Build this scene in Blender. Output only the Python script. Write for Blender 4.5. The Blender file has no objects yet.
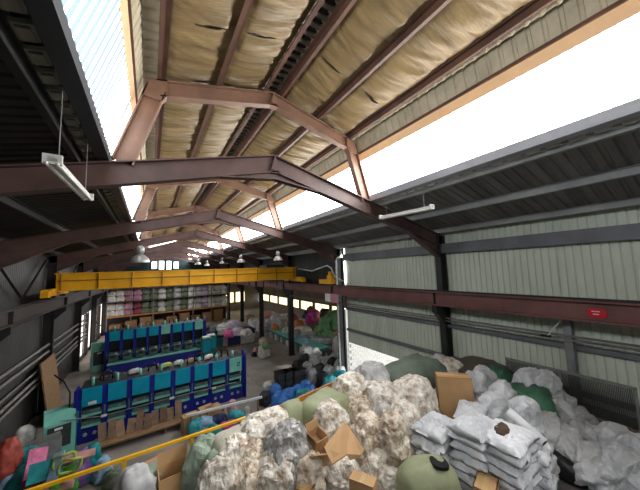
import bpy, bmesh, math, random
from mathutils import Vector, Matrix, noise, Euler
R_ = math.radians
random.seed(7)
S = bpy.context.scene
COL = S.collection

# ------------------------------------------------------------------ camera
CAM = Vector((0, 0, 7.6)); FPX = 262.0
YAW, PIT, ROL = 0.57633, 0.09185, -0.03324
fw = Vector((math.sin(YAW)*math.cos(PIT), math.cos(YAW)*math.cos(PIT), math.sin(PIT)))
r0 = Vector((math.cos(YAW), -math.sin(YAW), 0)); u0 = r0.cross(fw)
rt = math.cos(ROL)*r0 + math.sin(ROL)*u0; up = -math.sin(ROL)*r0 + math.cos(ROL)*u0
cd = bpy.data.cameras.new('camera'); cam = bpy.data.objects.new('camera', cd); COL.objects.link(cam)
cd.sensor_width = 36; cd.lens = FPX/640*36; cd.clip_start = .05; cd.clip_end = 400
cam.matrix_world = Matrix(((rt.x, up.x, -fw.x, CAM.x), (rt.y, up.y, -fw.y, CAM.y), (rt.z, up.z, -fw.z, CAM.z), (0, 0, 0, 1)))
S.camera = cam
def ray(x, y): return rt*((x-320)/FPX) + up*((245-y)/FPX) + fw
def onZ(x, y, Z): d = ray(x, y); return CAM + d*((Z-CAM.z)/d.z)      # pixel -> point at a known height
def onY(x, y, Y): d = ray(x, y); return CAM + d*(Y/d.y)
def onX(x, y, X): d = ray(x, y); return CAM + d*(X/d.x)
def depth(p): return (Vector(p)-CAM).dot(fw)

# ------------------------------------------------------------------ sky, sun, exposure
W = bpy.data.worlds.new('world'); S.world = W; W.use_nodes = True
bg = W.node_tree.nodes['Background']; bg.inputs[0].default_value = (.86, .93, 1, 1); bg.inputs[1].default_value = 3.0
sd = bpy.data.lights.new('sun', 'SUN'); so = bpy.data.objects.new('sun', sd); COL.objects.link(so)
sd.energy = 1.6; sd.angle = .05; so.rotation_euler = Euler((R_(42), R_(25), 0)); so.location = (30, -5, 40)
S.view_settings.view_transform = 'Standard'; S.view_settings.look = 'None'
S.view_settings.gamma = 1; S.view_settings.use_curve_mapping = False
S.view_settings.exposure = 0.45
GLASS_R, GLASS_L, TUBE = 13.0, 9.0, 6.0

# ------------------------------------------------------------------ materials
MATS = {}
def mat(name, c1, c2=None, scale=4., rough=.6, metal=0., bump=0., bscale=None, stretch=(1, 1, 1), vary=0., lo=.35, hi=.65, emit=None, es=0., spec=.4, coord='Object', kind='noise'):
    m = bpy.data.materials.new(name); m.use_nodes = True; nt = m.node_tree; N = nt.nodes; L = nt.links
    b = N['Principled BSDF']; b.inputs['Roughness'].default_value = rough; b.inputs['Metallic'].default_value = metal
    b.inputs['Specular IOR Level'].default_value = spec
    tc = N.new('ShaderNodeTexCoord'); mp = N.new('ShaderNodeMapping'); mp.inputs['Scale'].default_value = stretch
    L.new(tc.outputs[coord], mp.inputs[0])
    oi = N.new('ShaderNodeObjectInfo')
    add = N.new('ShaderNodeVectorMath'); add.operation = 'ADD'
    sc_ = N.new('ShaderNodeVectorMath'); sc_.operation = 'SCALE'; sc_.inputs[3].default_value = 30
    cmb = N.new('ShaderNodeCombineXYZ')
    for i in range(3): L.new(oi.outputs['Random'], cmb.inputs[i])
    L.new(cmb.outputs[0], sc_.inputs[0]); L.new(mp.outputs[0], add.inputs[0]); L.new(sc_.outputs[0], add.inputs[1])
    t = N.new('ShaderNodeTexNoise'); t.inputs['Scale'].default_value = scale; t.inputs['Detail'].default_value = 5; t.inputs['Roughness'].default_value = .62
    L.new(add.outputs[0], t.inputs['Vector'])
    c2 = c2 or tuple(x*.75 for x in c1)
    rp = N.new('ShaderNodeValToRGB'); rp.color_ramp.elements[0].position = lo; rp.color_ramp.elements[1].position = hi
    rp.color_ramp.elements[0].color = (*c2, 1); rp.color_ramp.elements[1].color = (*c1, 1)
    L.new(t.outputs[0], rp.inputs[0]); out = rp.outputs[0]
    if vary:
        hs = N.new('ShaderNodeHueSaturation'); mr = N.new('ShaderNodeMapRange')
        mr.inputs[3].default_value = 1-vary; mr.inputs[4].default_value = 1+vary*.6
        L.new(oi.outputs['Random'], mr.inputs[0]); L.new(mr.outputs[0], hs.inputs['Value']); L.new(out, hs.inputs['Color']); out = hs.outputs[0]
    L.new(out, b.inputs['Base Color'])
    if bump:
        t2 = N.new('ShaderNodeTexNoise'); t2.inputs['Scale'].default_value = bscale or scale*3; t2.inputs['Detail'].default_value = 4
        if kind == 'crumple': t2.noise_type = 'RIDGED_MULTIFRACTAL'; t2.inputs['Detail'].default_value = 3; t2.inputs['Roughness'].default_value = .6
        L.new(add.outputs[0], t2.inputs['Vector'])
        bp = N.new('ShaderNodeBump'); bp.inputs['Strength'].default_value = bump; bp.inputs['Distance'].default_value = .03
        L.new(t2.outputs[0], bp.inputs['Height']); L.new(bp.outputs[0], b.inputs['Normal'])
    if emit:
        b.inputs['Emission Color'].default_value = (*emit, 1); b.inputs['Emission Strength'].default_value = es
    MATS[name] = m; return m
mat('concrete', (.36, .325, .29), (.22, .195, .17), .6, .55, bump=.1, bscale=8)
mat('ground_out', (.45, .43, .4), None, 1., .9)
mat('deck_steel', (.10, .09, .085), (.05, .045, .04), 2., .6)
mat('brown_steel', (.125, .07, .06), (.075, .043, .038), 1.2, .5, bump=.05)
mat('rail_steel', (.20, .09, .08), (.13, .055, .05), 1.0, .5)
mat('upper_steel', (.25, .135, .085), (.17, .09, .06), 1.5, .5)
mat('purlin_brown', (.155, .075, .048), (.09, .045, .032), 1.5, .5)
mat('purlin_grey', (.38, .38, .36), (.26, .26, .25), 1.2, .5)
mat('purlin_shaded', (.032, .031, .027), (.02, .02, .018), 1.2, .5)  # left purlins: dim side of the hall put into the colour
mat('dark_steel', (.03, .028, .028), (.018, .017, .017), 2., .55)
mat('rail_shaded', (.06, .05, .048), (.04, .034, .032), 1., .5)  # darker copy for the left runway beam, its shade painted in
mat('scrap_brown', (.10, .06, .035), (.05, .03, .018), 9, .8)
mat('girt_steel', (.18, .18, .195), (.12, .12, .13), 1., .5)
mat('foil', (.31, .212, .094), (.14, .093, .04), 1.6, .40, metal=.12, bump=.6, bscale=9, stretch=(.35, 2.6, .35), coord='Generated' if 0 else 'Object', lo=.3, hi=.7)
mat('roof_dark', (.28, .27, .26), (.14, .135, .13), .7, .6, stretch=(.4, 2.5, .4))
mat('roof_left', (.032, .032, .028), (.015, .015, .013), .7, .6, stretch=(.4, 2.5, .4))  # far darker than the right roof underside: shade put into the colour
mat('roof_top', (.62, .54, .38), (.45, .39, .27), 2, .5)
mat('closure', (.62, .62, .58), (.45, .45, .43), 2, .5)
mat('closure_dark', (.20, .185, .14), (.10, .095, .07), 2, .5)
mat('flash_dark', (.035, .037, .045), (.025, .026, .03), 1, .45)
mat('flash_grey', (.42, .43, .47), (.32, .33, .37), 1, .45)
mat('peach', (.72, .48, .27), (.6, .4, .24), 2, .6, emit=(.9, .52, .25), es=.25)  # weak glow stands in for daylight coming through the fascia strip
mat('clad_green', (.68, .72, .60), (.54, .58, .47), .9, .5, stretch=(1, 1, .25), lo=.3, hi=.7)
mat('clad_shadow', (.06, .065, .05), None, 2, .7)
mat('clad_left', (.062, .062, .06), (.042, .042, .042), .5, .6)  # dim left half of the hall put into the sheet colour
mat('gable_teal', (.02, .045, .05), (.012, .028, .03), .7, .7)
mat('white_block', (.52, .50, .46), (.44, .41, .37), 2, .8)
mat('annex_wall', (.30, .26, .22), (.2, .18, .15), .6, .8)
mat('crane_yellow', (.92, .47, .015), (.75, .36, .012), 1., .42)
mat('crane_line', (.25, .12, .01), None, 2, .5)
mat('rail_yellow', (.85, .47, .015), (.7, .36, .01), 2, .4)
mat('lamp_white', (.8, .8, .76), None, 2, .4)
mat('lamp_grey', (.42, .42, .40), None, 3, .35, metal=.4)
mat('tube_lit', (1, 1, 1), None, 2, .4, emit=(1, .98, .92), es=TUBE)
mat('tube_off', (.8, .82, .74), (.72, .73, .64), 2, .3)
mat('pipe_white', (.8, .8, .78), None, 2, .4)
mat('pipe_grey', (.24, .23, .215), (.15, .145, .135), 2, .4)
mat('galv', (.30, .31, .30), (.2, .2, .2), 4, .45, metal=.3)
mat('blue', (.012, .022, .30), (.008, .014, .2), 2, .4)
mat('teal', (.0, .34, .50), (.0, .28, .43), 2, .4)
mat('mint', (.22, .60, .50), (.17, .5, .42), 2, .42)
mat('teal_dark', (.02, .24, .25), (.012, .16, .17), 2, .45)
mat('machine_dark', (.02, .03, .035), (.012, .018, .02), 4, .5)
mat('machine_mid', (.12, .20, .19), (.06, .10, .10), 5, .45)
mat('black', (.008, .008, .009), None, 3, .5)
mat('screen', (.05, .06, .065), None, 3, .25)
mat('white_paint', (.85, .85, .83), None, 3, .5)
mat('red', (.62, .015, .03), None, 3, .4)
mat('pinkish', (.65, .3, .36), None, 8, .5)
# sacks
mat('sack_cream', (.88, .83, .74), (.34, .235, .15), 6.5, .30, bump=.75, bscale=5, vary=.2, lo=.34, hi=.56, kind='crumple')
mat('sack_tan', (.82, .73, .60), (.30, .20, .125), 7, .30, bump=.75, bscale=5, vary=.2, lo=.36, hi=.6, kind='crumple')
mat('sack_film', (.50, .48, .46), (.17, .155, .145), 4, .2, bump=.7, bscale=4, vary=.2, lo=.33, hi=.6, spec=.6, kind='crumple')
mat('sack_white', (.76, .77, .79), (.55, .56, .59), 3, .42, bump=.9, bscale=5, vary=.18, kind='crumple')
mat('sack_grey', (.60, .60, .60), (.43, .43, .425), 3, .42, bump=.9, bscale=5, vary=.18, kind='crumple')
mat('sack_olive', (.335, .36, .21), (.255, .275, .155), 2.5, .55, bump=.2, bscale=14, vary=.05)
mat('sack_pale', (.56, .54, .43), (.44, .42, .32), 2.5, .5, bump=.25, bscale=10, vary=.05)
mat('sack_sage', (.35, .43, .33), (.22, .29, .215), 2.5, .55, bump=.25, bscale=10, vary=.1)
mat('tarp_brown', (.15, .13, .105), (.09, .08, .065), 1.5, .6, bump=.2)
mat('tarp_green', (.075, .215, .125), (.045, .14, .08), 2, .5, bump=.3)
mat('tarp_darkgreen', (.125, .155, .12), (.08, .1, .08), 2, .55, bump=.3)
mat('blob_black', (.012, .012, .013), None, 3, .35, bump=.4)
mat('kraft', (.55, .335, .16), (.46, .27, .125), 2, .7, bump=.05)
mat('kraft_dark', (.30, .17, .085), (.22, .12, .06), 2, .75)
mat('tape', (.62, .42, .2), None, 3, .3)
mat('wood', (.33, .2, .11), (.2, .12, .06), 3, .7, stretch=(1, 6, 1))
mat('plank_orange', (.55, .23, .06), (.4, .16, .05), 2, .55)
mat('roll_white', (.82, .83, .84), (.7, .71, .72), 3, .35)
PAL = dict(teal_foam=(.01, .30, .33), aqua=(.05, .42, .48), pink=(.75, .16, .34), magenta=(.55, .04, .25), green=(.10, .42, .06), lime=(.48, .62, .14), sky=(.35, .55, .78),
           purple=(.26, .13, .42), rose=(.72, .38, .36), red_foam=(.52, .09, .06), cobalt=(.045, .20, .62), navy=(.02, .03, .12), silver=(.55, .56, .56), charcoal=(.03, .03, .035),
           netgreen=(.24, .48, .2), hotpink=(.8, .14, .42), lilac=(.62, .54, .68), palegrey=(.62, .62, .6), orange=(.7, .24, .06), pinkbale=(.6, .3, .42), tan=(.4, .28, .18), maroon=(.28, .05, .09), moss=(.16, .2, .13), white_bag=(.8, .79, .76))
for k, c in PAL.items(): mat(k, c, tuple(x*.6 for x in c), 3.5, .5, bump=.3, bscale=9, vary=.15)
mat('mesh_wire', (.09, .09, .09), None, 3, .5, metal=.3)
mat('pallet_sheet', (.33, .22, .14), (.22, .14, .09), 4, .8, vary=.25)
mat('floor_paint', (.42, .36, .2), (.2, .18, .14), 3, .7)

def lit(name, col, st):
    m = bpy.data.materials.new(name); m.use_nodes = True; nt = m.node_tree; b = nt.nodes['Principled BSDF']
    t = nt.nodes.new('ShaderNodeTexNoise'); t.inputs['Scale'].default_value = 1.5
    rp = nt.nodes.new('ShaderNodeValToRGB'); rp.color_ramp.elements[0].color = (*[c*.93 for c in col], 1); rp.color_ramp.elements[1].color = (*col, 1)
    nt.links.new(t.outputs[0], rp.inputs[0]); nt.links.new(rp.outputs[0], b.inputs['Emission Color']); b.inputs['Base Color'].default_value = (.03, .03, .03, 1); b.inputs['Specular IOR Level'].default_value = .1
    b.inputs['Emission Strength'].default_value = st; b.inputs['Roughness'].default_value = .4
    MATS[name] = m
lit('glaze_right', (1, 1, 1), GLASS_R)
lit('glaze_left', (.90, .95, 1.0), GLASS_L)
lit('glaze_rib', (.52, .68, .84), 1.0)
lit('win_gable', (1, 1, 1), 3.)
lit('win_annex', (1, .84, .46), 1.9)
lit('win_left', (1, .86, .80), 1.7)

# ------------------------------------------------------------------ mesh helpers
class MB:
    def __init__(s): s.v = []; s.f = []; s.m = []
    def add(s, vs, fs, mi=0):
        o = len(s.v); s.v += [Vector(p) for p in vs]; s.f += [tuple(i+o for i in f) for f in fs]; s.m += [mi]*len(fs); return s
    def box(s, c, d, rot=None, mi=0):
        M = Euler(rot).to_matrix() if rot else None; hx, hy, hz = d[0]/2, d[1]/2, d[2]/2; c = Vector(c); vs = []
        for x in (-hx, hx):
            for y in (-hy, hy):
                for z in (-hz, hz):
                    p = Vector((x, y, z)); vs.append(c+(M@p if M else p))
        return s.add(vs, [(0, 1, 3, 2), (4, 6, 7, 5), (0, 4, 5, 1), (2, 3, 7, 6), (0, 2, 6, 4), (1, 5, 7, 3)], mi)
    def bar(s, p0, p1, w, h, upv=(0, 0, 1), mi=0):
        p0 = Vector(p0); p1 = Vector(p1); a = (p1-p0).normalized(); sd = a.cross(Vector(upv))
        if sd.length < 1e-4: sd = a.cross(Vector((0, 1, 0)))
        sd.normalize(); u = sd.cross(a); vs = []
        for p in (p0, p1):
            for i, j in ((-1, -1), (1, -1), (1, 1), (-1, 1)): vs.append(p+sd*(i*w/2)+u*(j*h/2))
        return s.add(vs, [(0, 1, 2, 3), (4, 7, 6, 5), (0, 4, 5, 1), (1, 5, 6, 2), (2, 6, 7, 3), (3, 7, 4, 0)], mi)
    def ibeam(s, p0, p1, depth, width, upv=(0, 0, 1), tf=.03, tw=.02):
        p0 = Vector(p0); p1 = Vector(p1); a = (p1-p0).normalized(); sd = a.cross(Vector(upv)).normalized(); u = sd.cross(a)
        s.bar(p0, p1, tw, depth-2*tf+.004, upv)
        for k in (-1, 1):
            o = u*(k*(depth/2-tf/2)); s.bar(p0+o, p1+o, width, tf, upv)
        return s
    def tube(s, pts, r, n=8, mi=0, closed=False):
        pts = [Vector(p) for p in pts]; vs = []; N_ = len(pts); prev = None
        for i, p in enumerate(pts):
            a = (pts[min(i+1, N_-1)]-pts[max(i-1, 0)]) if not closed else (pts[(i+1) % N_]-pts[i-1])
            a.normalize(); sd = a.cross(Vector((0, 0, 1)))
            if sd.length < .05: sd = a.cross(Vector((0, 1, 0)))
            sd.normalize()
            if prev and sd.dot(prev) < 0: sd = -sd
            prev = sd; u = sd.cross(a); rr = r[i] if isinstance(r, (list, tuple)) else r
            for k in range(n): t = 2*math.pi*k/n; vs.append(p+sd*(rr*math.cos(t))+u*(rr*math.sin(t)))
        fs = []
        for i in range(N_ if closed else N_-1):
            j = (i+1) % N_
            for k in range(n): fs.append((i*n+k, i*n+(k+1) % n, j*n+(k+1) % n, j*n+k))
        if not closed: fs += [tuple(range(n-1, -1, -1)), tuple((N_-1)*n+k for k in range(n))]
        return s.add(vs, fs, mi)
    def lathe(s, prof, c=(0, 0, 0), n=20, mi=0):
        c = Vector(c); vs = []; fs = []
        for r, z in prof:
            for k in range(n): t = 2*math.pi*k/n; vs.append(c+Vector((r*math.cos(t), r*math.sin(t), z)))
        for i in range(len(prof)-1):
            for k in range(n): fs.append((i*n+k, i*n+(k+1) % n, (i+1)*n+(k+1) % n, (i+1)*n+k))
        return s.add(vs, fs, mi)
    def prism(s, poly, vec, mi=0):
        n = len(poly); a = [Vector(p) for p in poly]; b = [p+Vector(vec) for p in a]
        fs = [tuple(range(n)), tuple(range(2*n-1, n-1, -1))]+[(i, i+n, (i+1) % n+n, (i+1) % n) for i in range(n)]
        return s.add(a+b, fs, mi)
    def mesh(s, name, mats, smooth=False, origin=(0, 0, 0)):
        o = Vector(origin); me = bpy.data.meshes.new(name); me.from_pydata([tuple(p-o) for p in s.v], [], s.f)
        for m in (mats if isinstance(mats, (list, tuple)) else [mats]): me.materials.append(MATS[m])
        if max(s.m, default=0): me.polygons.foreach_set('material_index', s.m)
        bm = bmesh.new(); bm.from_mesh(me); bmesh.ops.recalc_face_normals(bm, faces=bm.faces); bm.to_mesh(me); bm.free()
        if smooth: me.polygons.foreach_set('use_smooth', [True]*len(me.polygons))
        me.update(); return me
    def build(s, name, mats, parent=None, smooth=False, loc=None):
        # vertices are in world space; a parented part is expressed relative to its thing
        o = Vector(ORG.get(parent.name, (0, 0, 0))) if parent else Vector(loc or (0, 0, 0))
        ob = bpy.data.objects.new(name, s.mesh(name, mats, smooth, o)); COL.objects.link(ob); ob.location = (0, 0, 0) if parent else o
        ob.parent = parent; ORG[ob.name] = tuple(o); return ob
ORG = {}
def tag(o, label, cat=None, group=None, kind=None):
    o['label'] = label
    if cat: o['category'] = cat
    if group: o['group'] = group
    if kind: o['kind'] = kind
    return o
def thing(name, label, cat, loc=(0, 0, 0), group=None, kind=None):
    o = bpy.data.objects.new(name, None); COL.objects.link(o); o.location = loc; o.empty_display_size = .2
    ORG[o.name] = tuple(loc); return tag(o, label, cat, group, kind)
def struct(name, label, mb, m, cat='structure', smooth=False, group=None):
    return tag(mb.build(name, m, None, smooth), label, cat, group, 'structure')
def copy_tree(o, parent=None, loc=None, rz=None, label=None):
    c = o.copy(); COL.objects.link(c); c.parent = parent
    if loc is not None: c.location = loc
    if rz is not None: c.rotation_euler = (0, 0, rz)
    if label: c['label'] = label
    for ch in o.children: copy_tree(ch, c)
    return c
def mesh_copy(ob, parent=None, loc=None, rot=None):
    c = ob.copy(); COL.objects.link(c); c.parent = parent
    if loc is not None: c.location = loc
    if rot is not None: c.rotation_euler = rot
    return c

# ------------------------------------------------------------------ building dimensions
X0 = 2.97; HS = 7.9; SL = .252; APEX = 10.95; UAP = 12.88; Y_A, Y_B = -20., 60.  # Y_A: hall and glazing stretched unseen behind the camera to light the heap
XR, XL = X0+8.15, X0-8.2
FR = [6.9+7.55*i for i in range(7)]           # portal frames
def zl(d): return APEX-SL*abs(d)               # top of the lower rafters
def zu(d): return UAP-SL*abs(d)

# floor
fl = struct('floor', 'worn grey brown concrete floor of the factory hall', MB().box((9, 20, -.1), (32, 82, .2)), 'concrete', 'floor')
for i, (a, b) in enumerate((((5.9, 15.2), (10.2, 23.)), ((6.6, 14.2), (5.9, 24.)), ((10.2, 23.), (10.2, 44.)))):
    MB().bar((*a, .003), (*b, .003), .1, .006).build('floor_line', 'floor_paint', fl)
gr = struct('ground_outside', 'pale ground outside the open wall bay', MB().box((40, 25, -.35), (120, 160, .2)), 'ground_out', 'ground')

# ---- right wall: profiled sheets
def profile_sheet(y0, n, z0, z1, pitch=.2, dep=.035):
    pts = []
    for i in range(n):
        y = y0+i*pitch
        pts += [(0, y), (0, y+pitch-.05), (dep, y+pitch-.038), (dep, y+pitch-.012)]
    pts += [(0, y0+n*pitch), (-dep*.15, y0+n*pitch+.03)]; m = MB(); vs = [Vector((x, y, z)) for x, y in pts for z in (z0, z1)]
    return m.add(vs, [(2*i, 2*i+2, 2*i+3, 2*i+1) for i in range(len(pts)-1)])
wr = thing('wall_right', 'pale green profiled steel sheet wall above the sack heap', 'wall', (XR, 0, 0), kind='structure')
def sheets(parent, X, y0, y1, z0, z1, m, name='cladding_sheet', n=5, flip=1.):
    me = profile_sheet(0, n, z0, z1, dep=.035*flip).mesh(name, m); y = y0; k = 0
    while y < y1-.01:
        o = bpy.data.objects.new(name, me); COL.objects.link(o); o.parent = parent; o.location = (X-ORG[parent.name][0], y, 0); y += n*.2; k += 1
sheets(wr, XR, -20, 8.0, 2.6, 9.25, 'clad_green'); sheets(wr, XR, 8.0, 14.0, 2.75, 9.25, 'clad_green')
MB().box((XR+.1, -6.5, 1.3), (.2, 29, 2.6)).build('plinth_wall', 'annex_wall', wr)
wl = thing('wall_left', 'dark grey sheet wall along the crane runway behind the machines', 'wall', (XL, 0, 0), kind='structure')
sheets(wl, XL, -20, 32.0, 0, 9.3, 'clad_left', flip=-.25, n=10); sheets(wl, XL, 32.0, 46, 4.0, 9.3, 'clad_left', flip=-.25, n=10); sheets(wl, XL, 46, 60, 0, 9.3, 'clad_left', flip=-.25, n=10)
bk = MB().box((X0, Y_B, 4.5), (16.6, .2, 9)).prism([(X0-8.3, Y_B-.1, 8.9), (X0+8.3, Y_B-.1, 8.9), (X0+3.5, Y_B-.1, 13), (X0-3.5, Y_B-.1, 13)], (0, .2, 0))
wb = struct('wall_back', 'dark teal gable wall with four high windows', bk, 'gable_teal', 'wall')
struct('wall_front', 'plain grey gable wall behind the viewpoint', MB().box((X0, Y_A, 6.5), (16.6, .2, 13)), 'clad_left', 'wall')
for i in range(4):
    c = onY(154.3+i*7.3, 265.2, Y_B-.16); h = .82 if i in (1, 2) else .68
    w = MB().box((c.x, Y_B-.13, c.z), (.86, .06, h*2)).build('window_%d' % (i+1), 'win_gable', None)
    tag(w, 'bright rectangular window high in the gable wall', 'window', 'row of four gable windows', 'structure')
    f = MB()
    for s in (-1, 1): f.box((c.x+s*.46, Y_B-.14, c.z), (.08, .1, h*2+.2)).box((c.x, Y_B-.14, c.z+s*(h+.04)), (.92, .1, .08))
    f.build('window_frame', 'dark_steel', w)
# left wall bright bays
for i in range(4):
    y = 31.6+i*3.85
    w = MB().box((XL-.05, y+1.6, 2.1), (.05, 2.9, 3.7)).build('window_%d' % (i+5), 'win_left', None)
    tag(w, 'tall bright window bay low in the dark side wall', 'window', 'bright bays of the dark side wall', 'structure')
    f = MB().box((XL+.05, y+3.4, 2), (.25, .7, 4)).box((XL+.02, y+1.6, .15), (.15, 3.2, .3)).box((XL, y+.8, 2), (.12, .1, 4)).box((XL, y+2.4, 2), (.12, .1, 4))
    f.build('window_frame', 'dark_steel', w)
# white block wall outside the gap of the right wall
ow = thing('wall_outer', 'sunlit white block wall seen through the gap under the cladding', 'wall', (XR+.3, 14.3, 0), kind='structure')
MB().box((15.5, 14.45, 2.4), (8.6, .2, 4.8)).build('block_core', 'ground_out', ow)
bme = MB().box((0, 0, 0), (.385, .06, .185)).mesh('block', 'white_block')
for r in range(14):
    for k in range(15):
        o = bpy.data.objects.new('block', bme); COL.objects.link(o); o.parent = ow; o.location = (.1+k*.4+(r % 2)*.2, .03, .15+r*.2)

# ---- portal frames
def frame(i, Y, full=True):
    t = thing('portal_frame', 'brown steel portal frame %s' % FLAB[i], 'roof frame', (X0, Y, 0), 'portal frames along the hall', 'structure')
    for s in (-1, 1):
        X = lambda d: X0+s*d
        m = MB().ibeam((X(HS), Y, 0), (X(HS), Y, zl(HS)-.05), .46, .26, (1, 0, 0)); m.box((X(HS), Y, .02), (.6, .5, .04))
        m.build('column', 'dark_steel', t)
        n_ = Vector((s*SL, 0, 1)).normalized(); off = n_*(-.26)
        a = Vector((X(0), Y, APEX)); b = Vector((X(HS+.2), Y, zl(HS+.2)))
        r = MB().ibeam(a+off, b+off, .5, .24, (0, 0, 1))
        # haunch at the eave and at the apex
        for q, h, g in ((HS-.2, HS-2.1, 1.0), ):
            z0 = zl(q)-.5; z1 = zl(h)-.52
            r.prism([(X(q), Y-.015, z0), (X(q), Y-.015, z0-.55), (X(h), Y-.015, z1)], (0, .03, 0)); r.bar((X(q), Y, z0-.55), (X(h), Y, z1), .22, .03)
        r.prism([(X(0), Y-.015, APEX-.5), (X(0), Y-.015, APEX-.72), (X(1.5), Y-.015, zl(1.5)-.52)], (0, .03, 0)); r.bar((X(0), Y, APEX-.72), (X(1.5), Y, zl(1.5)-.52), .22, .03)
        if s > 0: r.prism([(X0, Y-.12, APEX-.005), (X0-.15, Y-.12, APEX-.56), (X0+.15, Y-.12, APEX-.56)], (0, .24, 0))
        r.build('rafter', 'brown_steel', t)
        lb = Vector((X(3.52), Y, zl(3.52)-.02)); lt = Vector((X(2.93), Y, zu(2.93)-.2))
        MB().ibeam(lb, lt, .4, .2, (1, 0, 0)).build('clerestory_leg', 'upper_steel', t)
        n2 = Vector((s*SL, 0, 1)).normalized()*(-.2)
        ua = Vector((X(0), Y, UAP)); ub = Vector((X(3.1), Y, zu(3.1))); ue = (ub-ua).normalized()
        um = MB().ibeam(ua+n2, ub+n2-ue*.15, .4, .2)
        if s > 0: um.prism([(X0, Y-.1, UAP-.005), (X0-.12, Y-.1, UAP-.44), (X0+.12, Y-.1, UAP-.44)], (0, .2, 0))
        um.prism([(X(3.12), Y-.1, zu(3.12)), (X(2.72), Y-.1, zu(2.72)), (X(2.72), Y-.1, zu(2.72)-.41), (X(2.82), Y-.1, zu(2.72)-.55), (X(3.22), Y-.1, zu(3.12)-.42)], (0, .2, 0))
        um.build('upper_rafter', 'upper_steel', t)
        br = MB().box((X(HS-.45), Y, 5.75), (.55, .22, .3)); br.prism([(X(HS-.2), Y-.1, 5.6), (X(HS-.2), Y-.1, 5.1), (X(HS-.7), Y-.1, 5.6)], (0, .2, 0)); br.build('crane_bracket', 'dark_steel', t)
    return t
FLAB = ['standing at the railing edge of the mezzanine', 'carrying the white downpipe on its column', 'third along the hall from the mezzanine', 'fourth along the hall from the mezzanine', 'fifth along the hall from the mezzanine', 'sixth along the hall over the sack loft', 'last before the gable wall']
for i, Y in enumerate(FR): frame(i, Y)

# ---- lower roofs: underside sheets and purlins
def slope_sheet(d0, d1, zf, s, width, pitch, dep, lift):
    m = MB(); pts = []; n = int(round(width/pitch))
    for i in range(n):
        y = i*pitch; pts += [(y, 0), (y+pitch*.55, 0), (y+pitch*.66, dep), (y+pitch*.89, dep)]
    pts += [(width, 0), (width+.04, .006)]; vs = []
    for y, h in pts:
        for d in (d0, d1): vs.append((X0+s*d, y, zf(d)+lift+h))
    return m.add(vs, [(2*i, 2*i+2, 2*i+3, 2*i+1) for i in range(len(pts)-1)])
cl = thing('ceiling_low', 'dark underside of the lower sheet roofs beside the raised middle', 'roof', (0, 0, 0), kind='structure')
for s, m in ((1, 'roof_dark'), (-1, 'roof_left')):  # left copies are darker: shade painted into roof, purlins, flashing and closures
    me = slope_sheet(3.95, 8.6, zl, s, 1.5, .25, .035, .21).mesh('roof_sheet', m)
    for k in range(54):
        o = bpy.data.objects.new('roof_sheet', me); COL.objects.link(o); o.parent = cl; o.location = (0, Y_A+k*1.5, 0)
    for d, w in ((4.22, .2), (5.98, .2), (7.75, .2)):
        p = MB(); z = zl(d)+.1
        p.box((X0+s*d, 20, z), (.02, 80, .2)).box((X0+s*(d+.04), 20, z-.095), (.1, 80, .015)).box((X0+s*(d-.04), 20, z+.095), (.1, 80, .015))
        p.build('purlin', 'purlin_grey' if s > 0 else 'purlin_shaded', cl)
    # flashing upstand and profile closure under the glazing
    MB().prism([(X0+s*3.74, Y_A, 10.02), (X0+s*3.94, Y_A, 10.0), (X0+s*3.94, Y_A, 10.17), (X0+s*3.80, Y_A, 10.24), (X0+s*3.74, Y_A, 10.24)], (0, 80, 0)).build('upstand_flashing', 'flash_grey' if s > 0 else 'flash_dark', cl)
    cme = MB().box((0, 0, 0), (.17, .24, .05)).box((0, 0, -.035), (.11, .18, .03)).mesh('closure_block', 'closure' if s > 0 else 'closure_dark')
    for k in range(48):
        o = bpy.data.objects.new('closure_block', cme); COL.objects.link(o); o.parent = cl; o.location = (X0+s*4.06, .3+k*.36, zl(4.06)+.12); o.rotation_euler = (0, s*math.atan(SL), 0)

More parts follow.
